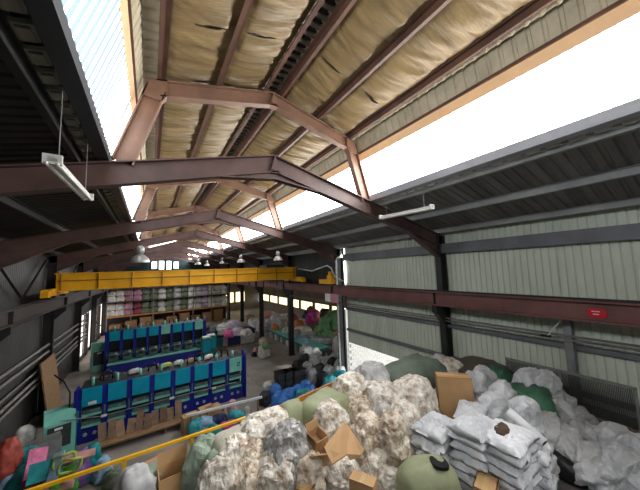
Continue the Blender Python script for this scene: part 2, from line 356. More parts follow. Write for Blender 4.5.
# ---- clerestory glazing
def glazing(s, y0, y1, ga):
    m = MB(); pitch = .18
    a = Vector((X0+s*3.80, 0, 10.2)); b = Vector((X0+s*3.42, 0, 11.46)); nrm = Vector((s*1.3, 0, .4)).normalized()
    y = y0
    while y < y1-.01:
        w = [(0, 0), (.075, 0), (.095, .02), (.16, .02), (.18, 0)]
        for k in range(4):
            (p, h), (q, g) = w[k], w[k+1]
            vs = [a+Vector((0, y+p, 0))+nrm*h, a+Vector((0, y+q, 0))+nrm*g, b+Vector((0, y+q, 0))+nrm*g, b+Vector((0, y+p, 0))+nrm*h]
            m.add(vs, [(0, 1, 2, 3)], 0 if k == 0 else 1)
        y += pitch
    return m
for s, nm, ga, n in ((1, 'right', 'glaze_right', 9), (-1, 'left', 'glaze_left', 13)):
    w = thing('window_%d' % n, 'blown out white clerestory glazing above the green sheet wall' if s > 0 else 'striped bluish white clerestory glazing above the dark roof side', 'clerestory', (X0, 0, 0), kind='structure')
    ys = [Y_A]+[y for y in FR]+[Y_B]
    for a, b in zip(ys[:-1], ys[1:]):
        k = round((b-a)/.18); glazing(s, a, a+k*.18, ga).build('glazing_sheet', [ga, 'glaze_rib' if s < 0 else ga], w)
    MB().bar((X0+s*3.80, Y_A, 10.2), (X0+s*3.80, Y_B, 10.2), .07, .06).build('glazing_sill', 'flash_grey', w)
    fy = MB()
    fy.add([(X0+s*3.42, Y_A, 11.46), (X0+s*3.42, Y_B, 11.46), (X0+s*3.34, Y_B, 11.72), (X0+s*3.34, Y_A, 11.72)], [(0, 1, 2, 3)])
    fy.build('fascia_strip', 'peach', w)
    MB().bar((X0+s*3.33, Y_A, 11.74), (X0+s*3.33, Y_B, 11.74), .05, .07).build('glazing_head_rail', 'purlin_brown', w)
    m = MB(); y = Y_A; vs = []
    while y < Y_B-.01:
        for p, h in ((0, 0), (.16, 0), (.18, .03), (.23, .03)): vs += [(X0+s*(3.33+h), y+p, 11.74), (X0+s*(3.19+h), y+p, 12.28)]
        y += .25
    m.add(vs, [(2*i, 2*i+2, 2*i+3, 2*i+1) for i in range(len(vs)//2-1)]); m.build('eave_closure_sheet', 'roof_top', w)
# rod bracing in the clerestory
for i, (ya, yb) in enumerate(((FR[1], FR[2]), (FR[2], FR[3]))):
    for s in (1, -1):
        m = MB().tube([(X0+s*3.55, ya+.1, 10.2), (X0+s*3.05, yb-.1, 11.8)], .018, 6).tube([(X0+s*3.05, ya+.1, 11.8), (X0+s*3.55, yb-.1, 10.2)], .018, 6)
        tag(m.build('bracing_rod', 'dark_steel', None), 'thin crossed steel bracing rods between two clerestory legs', 'bracing', 'clerestory bracing rods', 'structure')

# ---- upper roof: sheets, purlins, wrinkled insulation blankets
cu = thing('ceiling_high', 'raised middle roof lined with wrinkled golden insulation foil', 'roof', (0, 0, 0), kind='structure')
for s in (1, -1):
    me = slope_sheet(.12, 3.75, zu, s, 1.5, .25, .035, .25).mesh('roof_sheet', 'roof_top')
    for k in range(54):
        o = bpy.data.objects.new('roof_sheet', me); COL.objects.link(o); o.parent = cu; o.location = (0, Y_A+k*1.5, 0)
    for d in (.24, 1.55, 2.85):
        z = zu(d)+.08; p = MB(); h = .15
        p.box((X0+s*d, 20, z), (.02, 80, h)).box((X0+s*(d+.035), 20, z-h/2), (.085, 80, .015)).box((X0+s*(d-.045), 20, z+h/2), (.11, 80, .015))
        p.build('purlin', 'purlin_brown', cu)
MB().add([(X0-.2, Y_A, UAP+.24), (X0+.2, Y_A, UAP+.24), (X0+.2, Y_B, UAP+.24), (X0-.2, Y_B, UAP+.24)], [(0, 1, 2, 3)]).build('ridge_cap', 'black', cu)
rme = MB().box((0, 0, 0), (.34, .1, .05)).mesh('ridge_slat', 'closure_dark')
for k in range(90):
    o = bpy.data.objects.new('ridge_slat', rme); COL.objects.link(o); o.parent = cu; o.location = (X0, 2.0+k*.25, UAP+.17)
def blanket(s, d0, d1, y0, y1, seed, slits):
    nu, nv = (26, int((y1-y0)*24)) if y0 < 7 else (14, int((y1-y0)*10)); m = MB(); vs = []; L = (d1-d0)
    for j in range(nv+1):
        y = y0+(y1-y0)*j/nv
        for i in range(nu+1):
            u = i/nu; d = d0+L*u
            sk = y+.25*math.sin(u*2+seed)                      # creases lean a little
            w = noise.noise(Vector((sk*2.2, d*.4, seed*7.3)))*.05+(.5-abs(noise.noise(Vector((sk*4.2+d*.5, d*.35, seed*3.1)))))*.07+(.5-abs(noise.noise(Vector((sk*8.5-d*.8, d*.5, seed)))))*.035
            env = min(1, u*7, (1-u)*7)
            sag = .07*math.sin(math.pi*u)*(.6+.8*noise.noise(Vector((y*.5, seed, 1.7)))**2)
            vs.append((X0+s*d, y, zu(d)+.17-(sag+w)*env))
    fs = []
    for j in range(nv):
        y = y0+(y1-y0)*(j+.5)/nv
        for i in range(nu):
            d = d0+L*(i+.5)/nu
            if any(((y-sy)/.045 - (d-sd)*2.2)**2+((d-sd)/.33)**2 < 1 for sy, sd in slits): continue
            fs.append((j*(nu+1)+i, j*(nu+1)+i+1, (j+1)*(nu+1)+i+1, (j+1)*(nu+1)+i))
    return m.add(vs, fs)
ys = [-1.5]+FR+[Y_B]
def on_roof(px, py, s):
    d = ray(px, py); k = (UAP+.1+SL*s*X0-CAM.z)/(d.z+SL*s*d.x); q = CAM+d*k; return (q.y, s*(q.x-X0))
SLITS = {}
for px, py, s in ((263, 36.5, -1), (330, 65, 1), (371, 97, 1), (212, 27, -1)):
    y, d = on_roof(px, py, s); SLITS.setdefault((s, 0 if d < 1.55 else 1, 0), []).append((y, d))
for s in (1, -1):
    for j, (d0, d1) in enumerate(((.28, 1.53), (1.58, 2.83))):
        for k in range(len(ys)-1):
            blanket(s, d0, d1, ys[k], ys[k+1], s*3+j*1.7+k*.9, SLITS.get((s, j, k), [])).build('insulation_blanket', 'foil', cu, True)

# ---- crane runway beams
for s, lab in ((1, 'brown steel crane runway beam in front of the green sheet wall'), (-1, 'dark steel crane runway beam along the dark side wall')):
    X = X0+s*7.3; t = thing('runway_beam', lab, 'crane beam', (X, 0, 5.9), 'crane runway beams')
    MB().ibeam((X, -4.8, 6.2), (X, 52.5, 6.2), .58, .3, tf=.05).build('beam', 'rail_steel' if s > 0 else 'rail_shaded', t)
    MB().box((X, 23.85, 6.52), (.07, 57.3, .06)).build('crane_track', 'dark_steel', t)
    k = MB()
    for y in FR: k.box((X, y, 6.2), (.28, .02, .5))
    k.build('stiffener_plate', 'dark_steel', t)
# sign on the runway beam
c = onX(597, 313.2, X0+7.3-.02)
t = thing('warning_plate', 'red plate with two lines of white lettering on the runway beam', 'sign', (c.x, c.y, c.z-.12))
m = MB(); pl = [(c.x, c.y+.10*math.cos(a)+(.09 if math.cos(a) > 0 else -.09), c.z+.13*math.sin(a)) for a in [2*math.pi*k/20 for k in range(20)]]
m.prism(pl, (-.012, 0, 0)); m.build('plate', 'red', t)
for dz, ln in ((.045, .16), (-.03, .12)):
    MB().box((c.x-.016, c.y+.02, c.z+dz), (.006, ln, .022)).build('lettering', 'white_paint', t)

# ---- girts, posts, conduits on the right wall
MB0 = MB().box((XR-.14, 4.5, 8.33), (.22, 19, .42)); tag(MB0.build('beam_girt', 'girt_steel', None), 'deep grey girt across the top of the green sheet wall', 'beam', None, 'structure')
for z in (4.95, 3.6):
    tag(MB().box((XR-.08, 4.5, z), (.12, 19, .14)).build('beam_rail', 'girt_steel', None), 'slim dark rail marking the shadow band low on the green wall' if z > 4 else 'lowest sheeting rail behind the mesh fence', 'beam', None, 'structure')  # upper rail stands in for a shadow band on the wall
tag(MB().ibeam((XR-.22, 2.85, 3.35), (XR-.22, 2.85, 5.9), .24, .2, (1, 0, 0)).build('wall_post', 'galv', None), 'grey wall post between the mesh fence and the runway beam', 'post', None, 'structure')
m = MB().tube([(XR-.35, -1, 5.32), (XR-.35, 22, 5.32)], .035).tube([(XR-.35, -1, 5.2), (XR-.35, 22, 5.2)], .03)
tag(m.build('conduit', 'pipe_grey', None, True), 'pair of grey conduits running along the wall under the runway beam', 'pipe')
p0 = onX(561, 320, XR-.5); p1 = onX(548, 335, XR-.4)
t = thing('wall_lamp_arm', 'slim white lamp arm sticking out under the runway beam', 'lamp', tuple(p1))
MB().tube([p0, p1], .022).build('arm', 'pipe_white', t); MB().box((p1.x, p1.y+.06, p1.z-.03), (.12, .26, .05)).build('lamp_head', 'black', t)
# white downpipe on column two
cx, cy = X0+HS-.36, FR[1]-.2
t = thing('downpipe', 'white plastic downpipe with elbows on the second column', 'pipe', (cx, cy, 0))
MB().tube([(cx, cy, .1), (cx, cy, 8.1), (cx+.06, cy, 8.3), (cx+.35, cy, 8.4), (cx+.42, cy, 8.6), (cx+.42, cy, 8.9)], .06, 10).build('pipe_run', 'pipe_white', t, True)
m = MB()
for z in (1.5, 3.5, 5.5, 7.2): m.box((cx, cy, z), (.15, .15, .05))
m.build('pipe_clip', 'galv', t)
t = thing('floodlight', 'small bright flood lamp beside the top of the downpipe', 'lamp', (X0+HS+.05, FR[1]-.35, 8.35))
MB().lathe([(.0, -.02), (.09, 0), (.11, .06), (.05, .14), (0, .16)], (X0+HS+.05, FR[1]-.35, 8.35)).build('lamp_head', 'tube_lit', t, True); MB().bar((X0+HS+.05, FR[1]-.35, 8.5), (X0+HS+.05, FR[1]-.13, 8.5), .03, .03).build('bracket', 'dark_steel', t)
tag(MB().prism([(XR-.1, 13.96, 6.6), (XR-.1, 13.96, 8.05), (XR-.1, 14.12, 8.05), (XR-.1, 14.05, 6.6)], (.05, 0, 0)).build('window_17', 'win_gable', None), 'narrow bright slit between the second column and the green wall', 'window', None, 'structure')

# ---- crane bridge
YC = 20.0
t = thing('crane_bridge', 'yellow overhead travelling crane bridge spanning the hall', 'crane', (X0, YC, 6.55))
xa, xb = X0-7.3, X0+7.3
for yy in (YC-.45, YC+.9):
    g = MB().box((X0, yy, 7.36), (14.3, .34, .88)).box((X0, yy, 7.82), (14.4, .5, .05)).box((X0, yy, 6.9), (14.3, .46, .04))
    g.build('girder', 'crane_yellow', t)
m = MB()
for k in range(10): m.box((xa+.35+k*1.545, YC-.66, 7.36), (.035, .09, .86))
m.build('girder_stiffener', 'crane_line', t)
MB().box((X0, YC-.63, 7.42), (14.2, .03, .05)).build('girder_line', 'crane_line', t)
for x in (xa, xb):
    e = MB().box((x, YC+.2, 6.85), (.38, 3.4, .34)); e.box((x, YC-1.55, 6.78), (.3, .3, .3)); et = e.build('end_truck', 'crane_yellow', t)
    for y in (YC-1.2, YC+1.6): MB().tube([(x-.12, y, 6.68), (x+.12, y, 6.68)], .13, 16).build('wheel', 'dark_steel', et)
h = MB().box((X0+5.4, YC+.2, 7.95), (1.5, 1.6, .25)).box((X0+5.5, YC+.2, 7.4), (.9, .7, .8)); ho = h.build('hoist_trolley', 'machine_dark', t)
MB().tube([(X0+5.5, YC+.2, 7.0), (X0+5.5, YC+.2, 6.5)], .03).build('hoist_rope', 'dark_steel', ho)
m = MB()
for k in range(7): m.tube([(X0+3.2+k*.55, YC-.75, 6.85), (X0+3.2+k*.55, YC-.75, 6.6-.12*(k % 3))], .05)
m.build('festoon_loop', 'black', t)
pa = Vector((X0+7.35, YC-.6, 7.7)); 
t2 = thing('festoon_cable', 'thick white supply cable looping from the crane to the downpipe column', 'cable', (pa.x, pa.y, 7.2))
q = [pa, onX(312, 271, 10.4), onX(327, 265.5, 10.5), onX(331, 268, 10.5), onX(336, 278, 10.55), onX(343, 281, 10.5)]
MB().tube(q, .05, 8).build('cable_run', 'pipe_white', t2, True)
t3 = thing('crane_end_stop', 'yellow crane motor box beside the downpipe column', 'crane part', (xb+.1, 15.2, 6.55))
MB().box((xb+.1, 15.2, 6.72), (.36, 1.5, .3)).box((xb+.2, 14.9, 7.0), (.3, .5, .3)).build('body', 'crane_yellow', t3); MB().lathe([(.0, 0), (.16, 0), (.16, .25), (0, .27)], (xb+.2, 14.9, 7.15)).build('motor', 'crane_yellow', t3)

# ---- lamps
def strip_lamp(a, b, label, lit_, wires=True):
    a = Vector(a); b = Vector(b); t = thing('strip_lamp', label, 'lamp', tuple((a+b)/2), 'fluorescent strip lamps'); u = Vector((0, 0, 1))
    d_ = (b-a).normalized(); sd_ = d_.cross(u).normalized()
    MB().bar(a, b, .09, .06).bar(a, a+d_*.05, .17, .12).bar(b-d_*.05, b, .17, .12).build('batten', 'lamp_white', t)
    for k in (-1, 1): MB().tube([a+sd_*(.05*k)-u*.055, b+sd_*(.05*k)-u*.055], .02, 8).build('tube', 'tube_lit' if lit_ else 'tube_off', t, True)
    if wires:
        m = MB()
        for p in (a+d_*.25, b-d_*.25):
            dd = abs(p.x-X0); m.tube([p, (p.x, p.y, (zl(dd)+.1 if dd > 3.8 else zl(dd)-.5))], .006, 5)
        m.build('suspension_wire', 'galv', t)
strip_lamp((-1.0, 4.2, 9.0), (-1.0, 6.33, 9.08), 'unlit strip lamp hung on wires below the dark lower roof', False)
strip_lamp((6.2, 5.9, 9.2), (6.2, 4.05, 9.14), 'strip lamp under the grey lower roof beside the first frame', False)
for (p, q, Z, lab) in (((149, 246.5), (179, 239.5), 0, 'lit strip lamp across the hall beyond the dome lamp'), ((188, 247.5), (198, 249.5), 1, 'shorter lit strip lamp over the crane'), ((201, 248.5), (208, 251.5), 2, 'smallest lit strip lamp over the crane')):
    YY = (25.5, 32.5, 33)[Z]; a = onY(*p, YY); b = onY(*q, YY); strip_lamp(a, b, lab, True)
def dome_lamp(px, py, Y, r, lab):
    c = onY(px, py, Y); t = thing('dome_lamp', lab, 'lamp', tuple(c), 'grey dome lamps hung from the frames')
    MB().lathe([(r, 0), (r*.98, r*.12), (r*.85, r*.5), (r*.5, r*.85), (r*.2, r*1.0), (.0, r*1.0)], c, 24).build('shade', 'lamp_grey', t, True)
    MB().lathe([(0, r*.05), (r*.7, r*.08), (r*.9, r*.02)], c, 20).build('reflector', 'lamp_white', t, True)
    MB().lathe([(0, r*1.0), (r*.3, r*1.02), (r*.42, r*1.3), (r*.42, r*1.7), (r*.25, r*2.), (0, r*2.02)], c, 16).build('ballast', 'lamp_grey', t, True)
    d = abs(c.x-X0); MB().tube([(c.x, c.y, c.z+r*1.9), (c.x, c.y, max(c.z+r*2.2, zl(d)-.45))], .015, 6).build('stem', 'dark_steel', t)
for a in ((140, 262.5, FR[1], .38, 'dome lamp hanging at the dark side over the crane bridge'), (278, 260.5, FR[1], .27, 'dome lamp hanging by itself above the crane end'), (241, 262.5, FR[2], .32, 'dome lamp with a tall ballast over the crane girder'),
          (198, 264.5, FR[3], .3, 'small dome lamp far down the hall'), (207, 266, FR[3], .28, 'small dome lamp far down the hall'), (222, 263.5, FR[3], .28, 'small dome lamp far down the hall')): dome_lamp(*a)

# ------------------------------------------------------------------ sacks
_ICO = {}
def ico(sub):
    if sub not in _ICO:
        bm = bmesh.new(); bmesh.ops.create_icosphere(bm, subdivisions=sub, radius=1); bm.verts.index_update()
        _ICO[sub] = ([v.co.copy() for v in bm.verts], [tuple(v.index for v in f.verts) for f in bm.faces]); bm.free()
    return _ICO[sub]
def blob_mesh(name, m, w, d, h, seed, sub=4, facet=0, n=3.2, cr=.05, fr=2.2, flat=.82, neck=0., slump=.12, lump=0, fold=0):
    V, F = ico(sub); vs = []; k = Vector((seed*13.7, seed*5.1, seed*9.3))
    for p in V:
        r = (abs(p.x)**n+abs(p.y)**n+abs(p.z)**n)**(-1/n); q = p*r
        P = Vector((q.x*w/2, q.y*d/2, q.z*h/2)); s = P*fr+k
        nz = noise.noise(s)*1.0+(.5-abs(noise.noise(s*2.1)))*.5-(.5-abs(noise.noise(s*3.3+k)))*.5+(.5-abs(noise.noise(s*8.5)))*.25
        if lump:
            ds = noise.voronoi(P*lump+k+Vector((nz, nz, nz))*.3)[0]; nz += (min(ds[1]-ds[0], .45)-.25)*2.2
        if fold: nz += fold*(.5-abs(noise.noise(Vector((s.x*.7+s.z*.5, s.y*2.4, s.z*1.6))+k)))*2
        P += p*(cr*nz)
        if facet: P += facet*noise.noise_vector(s*6)+facet*.7*noise.noise_vector(s*13)
        lo = -h/2*flat
        if P.z < lo: P.z = lo+(P.z-lo)*.15
        t = (P.z+h/2)/h; f = 1+slump*(.5-t)*2; P.x *= f; P.y *= f
        if neck and t > .8: g = 1-neck*(t-.8)/.2; P.x *= g; P.y *= g; P.z += (t-.8)*neck*h*.35
        vs.append(P)
    zm = min(v.z for v in vs)
    me = bpy.data.meshes.new(name); me.from_pydata([(v.x, v.y, v.z-zm) for v in vs], [], F); me.materials.append(MATS[m])
    me.polygons.foreach_set('use_smooth', [not facet]*len(F)); return me
def sack(name, label, cat, m, xy, z, w, d, h, rz=0, seed=None, group=None, tilt=(0, 0), **kw):
    sack.n += 1
    o = bpy.data.objects.new(name, blob_mesh(name, m, w, d, h, seed if seed is not None else sack.n*.77, **kw)); COL.objects.link(o)
    o.location = (xy[0], xy[1], z); o.rotation_euler = (tilt[0], tilt[1], rz); ORG[o.name] = tuple(o.location)
    return tag(o, label, cat, group)
sack.n = 0
def pillow_mesh(name, m, w, d, h, seed, nx=44, ny=30):
    vs = []; fs = []; k = Vector((seed*11.3, seed*3.7, seed))
    for sgn in (1, -1):
        for j in range(ny+1):
            for i in range(nx+1):
                u = i/nx*2-1; v = j/ny*2-1
                t = (max(0, 1-abs(u)**5)*max(0, 1-abs(v)**4))**.45
                x = u*w/2*(1-.04*(1-v*v)*0+.03*abs(v)**3); y = v*d/2*(1+.03*abs(u)**3)
                s = Vector((x*3.2, y*3.2, sgn*.7))+k
                z = sgn*h/2*t+(noise.noise(s)*.035+(.4-abs(noise.noise(s*2.7)))*.045+(.4-abs(noise.noise(Vector((s.x*3, s.y*6.5, s.z)))))*.035+(.4-abs(noise.noise(s*7.3)))*.02)*(.35+t)
                vs.append((x+noise.noise(s*1.3)*.02, y+noise.noise(s*1.7+k)*.02, z+h/2))
    n1 = (nx+1)*(ny+1)
    for o in (0, n1):
        for j in range(ny):
            for i in range(nx):
                a = o+j*(nx+1)+i; f = (a, a+1, a+nx+2, a+nx+1); fs.append(f if o == 0 else f[::-1])
    ring = [i for i in range(nx+1)]+[j*(nx+1)+nx for j in range(1, ny+1)]+[ny*(nx+1)+i for i in range(nx-1, -1, -1)]+[j*(nx+1) for j in range(ny-1, 0, -1)]
    for a, b in zip(ring, ring[1:]+ring[:1]): fs.append((a, a+n1, b+n1, b))
    me = bpy.data.meshes.new(name); me.from_pydata(vs, [], fs); me.materials.append(MATS[m]); me.polygons.foreach_set('use_smooth', [True]*len(fs)); me.update(); return me
def carton(name, label, xy, z, w, d, h, rz, flaps=(), m='kraft', group=None, tilt=(0, 0), inner='kraft_dark'):
    t = thing(name, label, 'box', (xy[0], xy[1], z), group); t.rotation_euler = (tilt[0], tilt[1], rz); g = .012
    o = ORG[t.name]
    def lb(c, dd, nm, mm, rot=None):
        b = MB().box((0, 0, 0), dd); ob = bpy.data.objects.new(nm, b.mesh(nm, mm)); COL.objects.link(ob); ob.parent = t; ob.location = c
        if rot: ob.rotation_euler = rot
    lb((0, 0, g/2), (w, d, g), 'base', m)
    for s in (-1, 1):
        lb((s*(w/2-g/2), 0, h/2), (g, d, h), 'side_panel', m); lb((0, s*(d/2-g/2), h/2), (w-2*g, g, h), 'side_panel', m)
    if not flaps:
        lb((0, 0, h-g/2), (w, d, g), 'top_panel', m); lb((0, 0, h+.002), (w*.98, .07, .004), 'tape_strip', 'tape')
    else:
        lb((0, 0, h*.45), (w-3*g, d-3*g, .01), 'inner_fill', inner)
    for side, ang in flaps:   # side: 0 +x,1 +y,2 -x,3 -y ; ang from vertical outward
        L = (d if side % 2 else w)*.48
        if side in (0, 2):
            s = 1 if side == 0 else -1
            lb((s*(w/2+math.sin(ang)*L/2), 0, h+math.cos(ang)*L/2), (g, d*.98, L), 'flap', m, (0, s*ang, 0))
        else:
            s = 1 if side == 1 else -1
            lb((0, s*(d/2+math.sin(ang)*L/2), h+math.cos(ang)*L/2), (w*.98, g, L), 'flap', m, (-s*ang, 0, 0))
    return t

# ------------------------------------------------------------------ mezzanine
DK = 3.35; YM = 6.05
mz = thing('mezzanine', 'dark steel mezzanine platform carrying the heap of sacks', 'platform', (4, 1.5, 0), kind='structure')
MB().box((4.0, -6.9, DK-.06), (14., 26.1, .12)).build('deck', 'deck_steel', mz)
MB().ibeam((-3, YM+.02, DK-.27), (10.6, YM+.02, DK-.27), .3, .15).build('edge_beam', 'deck_steel', mz)
for x in (-2.8, .6, 4, 7.4): MB().box((x, YM-.1, (DK-.42)/2), (.2, .2, DK-.42)).build('support_post', 'dark_steel', mz)
ry = YM-.05
t = thing('guard_rail', 'yellow painted guard rail along the mezzanine edge', 'railing', (0, ry, DK))
MB().bar((-3, ry, 4.43), (3.15, ry, 4.43), .05, .05).build('top_rail', 'rail_yellow', t)
for x in (-2.4, -1.36, -.3, .76, 1.82, 2.9): MB().box((x, ry, (DK+4.42)/2), (.055, .05, 4.42-DK)).build('post', 'rail_yellow', t)
m = MB().prism([(2.95, YM+.02, 4.22), (2.95, YM+.02, 4.42), (4.6, YM+.1, 4.55), (4.6, YM+.1, 4.42)], (0, .04, 0))
tag(m.build('edge_board', 'plank_orange', None, loc=(3.6, YM, DK)), 'orange brown board standing behind the olive sack at the platform edge', 'board')
# mesh fence
t = thing('mesh_fence', 'grey mesh fence panels along the wall side of the mezzanine', 'fence', (10, 3, DK))
FX = 10.0; fy = [4.27, 2.9, 1.5]; FT = 4.45
for y in fy: MB().box((FX, y, (DK+FT)/2), (.05, .05, FT-DK)).build('post', 'galv', t)
MB().box((FX, 2.885, FT), (.05, 2.82, .05)).build('top_rail', 'galv', t)
MB().box((FX, 2.885, DK+.08), (.04, 2.82, .04)).build('bottom_rail', 'galv', t)
for a, b in ((fy[1], fy[0]), (fy[2], fy[1])):
    m = MB(); n_ = 44
    for k in range(1, n_): y = a+(b-a)*k/n_; m.box((FX, y, (DK+FT)/2), (.012, .012, FT-DK-.1))
    for k in range(1, 36): m.box((FX, (a+b)/2, DK+.1+k*(FT-DK-.12)/36), (.012, b-a, .012))
    m.build('wire_mesh', 'mesh_wire', t)['kind'] = 'stuff'

# heap: pixel of the sack's visible middle, its width and height in the picture, top height
def heap(px, py, wpx, ztop, name, label, m, asp=.85, rz=None, cat='sack', group=None, base=DK, **kw):
    p = onZ(px, py, ztop-.36); w = 1.06*wpx*depth(p)/FPX
    q = w*(.5*asp+.12)+.03                    # stay inside the guard rail: nearer and taller along the same line of sight
    if p.y > 5.93-q: p = onY(px, py, 5.93-q); ztop = p.z+.24
    if p.x > 10.7-w*.55: p = onX(px, py, 10.7-w*.55); ztop = p.z+.24
    h = ztop-base
    return sack(name, label, cat, m, (p.x, p.y), base, w, w*asp, h, rz if rz is not None else random.uniform(-.5, .5), group=group, **kw)
G1 = 'cream plastic sacks heaped on the mezzanine'
CL = 'mottled cream plastic sack just behind the smooth olive sack'; CL2 = 'mottled cream plastic sack beside the narrow carton'
TL = 'brown mottled tan plastic sack in the heap on the mezzanine'
for (x, y, w, zt, lab) in ((352, 381, 30, 4.55, 'dirty cream plastic sack between the large olive sack and the second column'), (379, 394, 44, 4.95, 'bulging cream plastic sack in front of the pale blue grey sack'),
        (412, 390, 42, 5.0, 'largest cream plastic sack, touching the big upright carton'), (404, 418, 30, 4.85, 'small cream plastic sack wedged before the largest cream sack'), (331, 417, 32, 4.85, 'cream plastic sack just below the large olive sack'),
        (266, 422, 42, 4.35, 'cream plastic sack leaning on the guard rail beside the shiny film sack'), (298, 413, 20, 4.55, 'narrow cream plastic sack behind the small open carton'), (447, 366, 30, 4.5, 'cream plastic sack behind the big upright carton'),
        (238, 457, 34, 4.62, 'cream plastic sack below the pale olive sack'), (222, 478, 40, 4.45, 'cream plastic sack beside the slumped sage sack'), (277, 470, 40, 4.5, 'cream plastic sack in front of the shiny film sack'),
        (342, 478, 30, 4.05, 'cream plastic sack between the dark film sack and the narrow carton'), (385, 440, 34, 4.45, CL), (402, 446, 32, 4.4, CL), (375, 464, 34, 4.2, CL2), (390, 478, 40, 4.0, CL2), (434, 396, 26, 4.45, 'small cream plastic sack at the foot of the big carton')):
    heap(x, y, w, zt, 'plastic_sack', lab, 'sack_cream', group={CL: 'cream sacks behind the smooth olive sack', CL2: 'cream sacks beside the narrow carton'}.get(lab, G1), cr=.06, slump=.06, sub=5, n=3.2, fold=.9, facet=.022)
heap(135, 478, 26, 3.9, 'plastic_sack', 'low pale grey sack slumped behind the guard rail post', 'sack_grey', cr=.05, fold=1, lump=2)
for (x, y, w, zt, lab) in ((366, 410, 32, 4.75, 'between the bulging cream sack and the tent carton'), (352, 404, 24, 4.75, 'touching the large olive sack'), (253, 458, 26, 4.6, 'beside the shiny film sack'), (258, 442, 24, 4.62, 'beside the shiny film sack'), (392, 431, 30, 4.75, 'behind the tent carton'),
                          (370, 430, 30, 4.7, 'behind the tent carton'), (412, 434, 26, 4.35, 'against the white stack by the big carton'), (305, 471, 32, 4.4, 'before the thin carton panel'), (420, 410, 30, 4.4, 'below the largest cream sack'), (250, 480, 34, 4.4, 'between two cream sacks low in the heap'), (360, 446, 34, 4.3, 'behind the narrow carton')):
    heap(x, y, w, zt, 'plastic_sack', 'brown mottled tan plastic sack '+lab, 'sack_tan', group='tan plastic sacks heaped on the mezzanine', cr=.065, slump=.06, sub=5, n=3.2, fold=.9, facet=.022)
heap(287, 441, 44, 4.85, 'plastic_sack', 'shiny grey film sack beside the small open carton', 'sack_film', cr=.07, n=2.8, fold=1, facet=.025, sub=5)
heap(384, 415, 26, 4.85, 'plastic_sack', 'grey film covered sack among the cream sacks', 'sack_film', cr=.05)
heap(325, 466, 36, 4.15, 'plastic_sack', 'dark shiny film sack below the large flat carton', 'sack_film', cr=.07, fold=1, facet=.025, sub=5)
heap(326, 402, 46, 4.62, 'olive_sack', 'large flat olive sack at the platform edge by the orange board', 'sack_olive', asp=.72, rz=.35, n=8, cr=.02, slump=.02)
heap(292, 408, 24, 4.3, 'olive_sack', 'small olive sack behind the cream sacks at the guard rail', 'sack_olive', n=4, cr=.02)
heap(233, 440, 38, 4.2, 'olive_sack', 'pale olive sack lying against the guard rail', 'sack_pale', asp=.8, rz=.2, n=4.5, cr=.03, fold=.6)
heap(204, 450, 28, 4.55, 'sage_sack', 'sage green sack leaning over the guard rail beside the open carton', 'sack_sage', n=3.2, cr=.055, fold=1.4, facet=.02)
heap(216, 465, 24, 4.55, 'sage_sack', 'sage green sack slumped below the pale olive sack', 'sack_sage', n=3.4, cr=.04)
heap(196, 482, 26, 3.9, 'sage_sack', 'crumpled sage green sack in front of the open carton', 'sack_sage', n=3., cr=.05)
p = onZ(427, 467, 4.25)
t = thing('olive_sack_open', 'smooth olive sack with a round black mouth lying before the white stacks', 'sack', (p.x, p.y, DK))
o = sack('sack_body', '', None, 'sack_olive', (p.x, p.y), DK, 1.0, .62, 1.08, -.45, n=3, cr=.02, slump=.0, fold=.8); del o['label']; o.parent = t; o.location = (0, 0, 0)
V = [(.17*math.cos(a)*(1+.15*math.sin(2*a)), .15*math.sin(a)) for a in [2*math.pi*k/20 for k in range(20)]]
m = MB(); c0 = onZ(439, 459, DK+1.04); m.prism([(c0.x+a, c0.y+b, c0.z-.088-a*.2+b*.03) for a, b in V], (0, 0, .05)); m.build('mouth', 'black', t)
# tarps and single wraps
heap(476, 369, 60, 4.1, 'brown_tarp', 'dark brown tarpaulin spread over sacks by the mesh fence', 'tarp_brown', asp=.7, rz=.1, cat='tarpaulin', n=4, cr=.05, fold=1.3, lump=1.2)
heap(412, 364, 54, 4.05, 'green_tarp', 'dark grey green tarpaulin over the rearmost sacks by the wall gap', 'tarp_darkgreen', asp=.5, rz=-.1, cat='tarpaulin', n=3, cr=.06, fold=1.4, lump=1.3)
heap(371, 370, 28, 4.2, 'plastic_sack', 'pale blue grey sack in front of the bright wall gap', 'sack_grey', cr=.06, fold=1.3, lump=1.5, facet=.012)
heap(440, 359, 14, 4.3, 'plastic_sack', 'small blue grey bundle at the foot of the wall column', 'sack_grey', cr=.05)
heap(393, 374, 14, 4.55, 'green_wrap', 'crumpled green film wrap between the cream sacks', 'tarp_green', cat='wrap', cr=.06)
heap(418, 450, 20, 4.1, 'green_wrap', 'green net wrap wedged behind the smooth olive sack', 'tarp_green', cat='wrap', cr=.06)
heap(530, 399, 46, 4.5, 'green_tarp', 'bright green tarpaulin fold hanging under the white sacks', 'tarp_green', asp=.8, rz=.3, cat='tarpaulin', cr=.06, fold=1.2, lump=1.5)
heap(501, 378, 20, 4.5, 'green_tarp', 'bright green tarpaulin corner rising behind the white sacks', 'tarp_green', cat='tarpaulin', cr=.06, fold=1.2, lump=1.5)
heap(553, 462, 34, 3.75, 'black_blob', 'black filler for the dark gap between the white stacks and grey sacks', 'blob_black', cr=.05)  # black shape put where there is only a dark gap between sacks
heap(573, 476, 30, 3.7, 'black_blob', 'black bag strip at the foot of the grey sacks', 'blob_black', cr=.05)
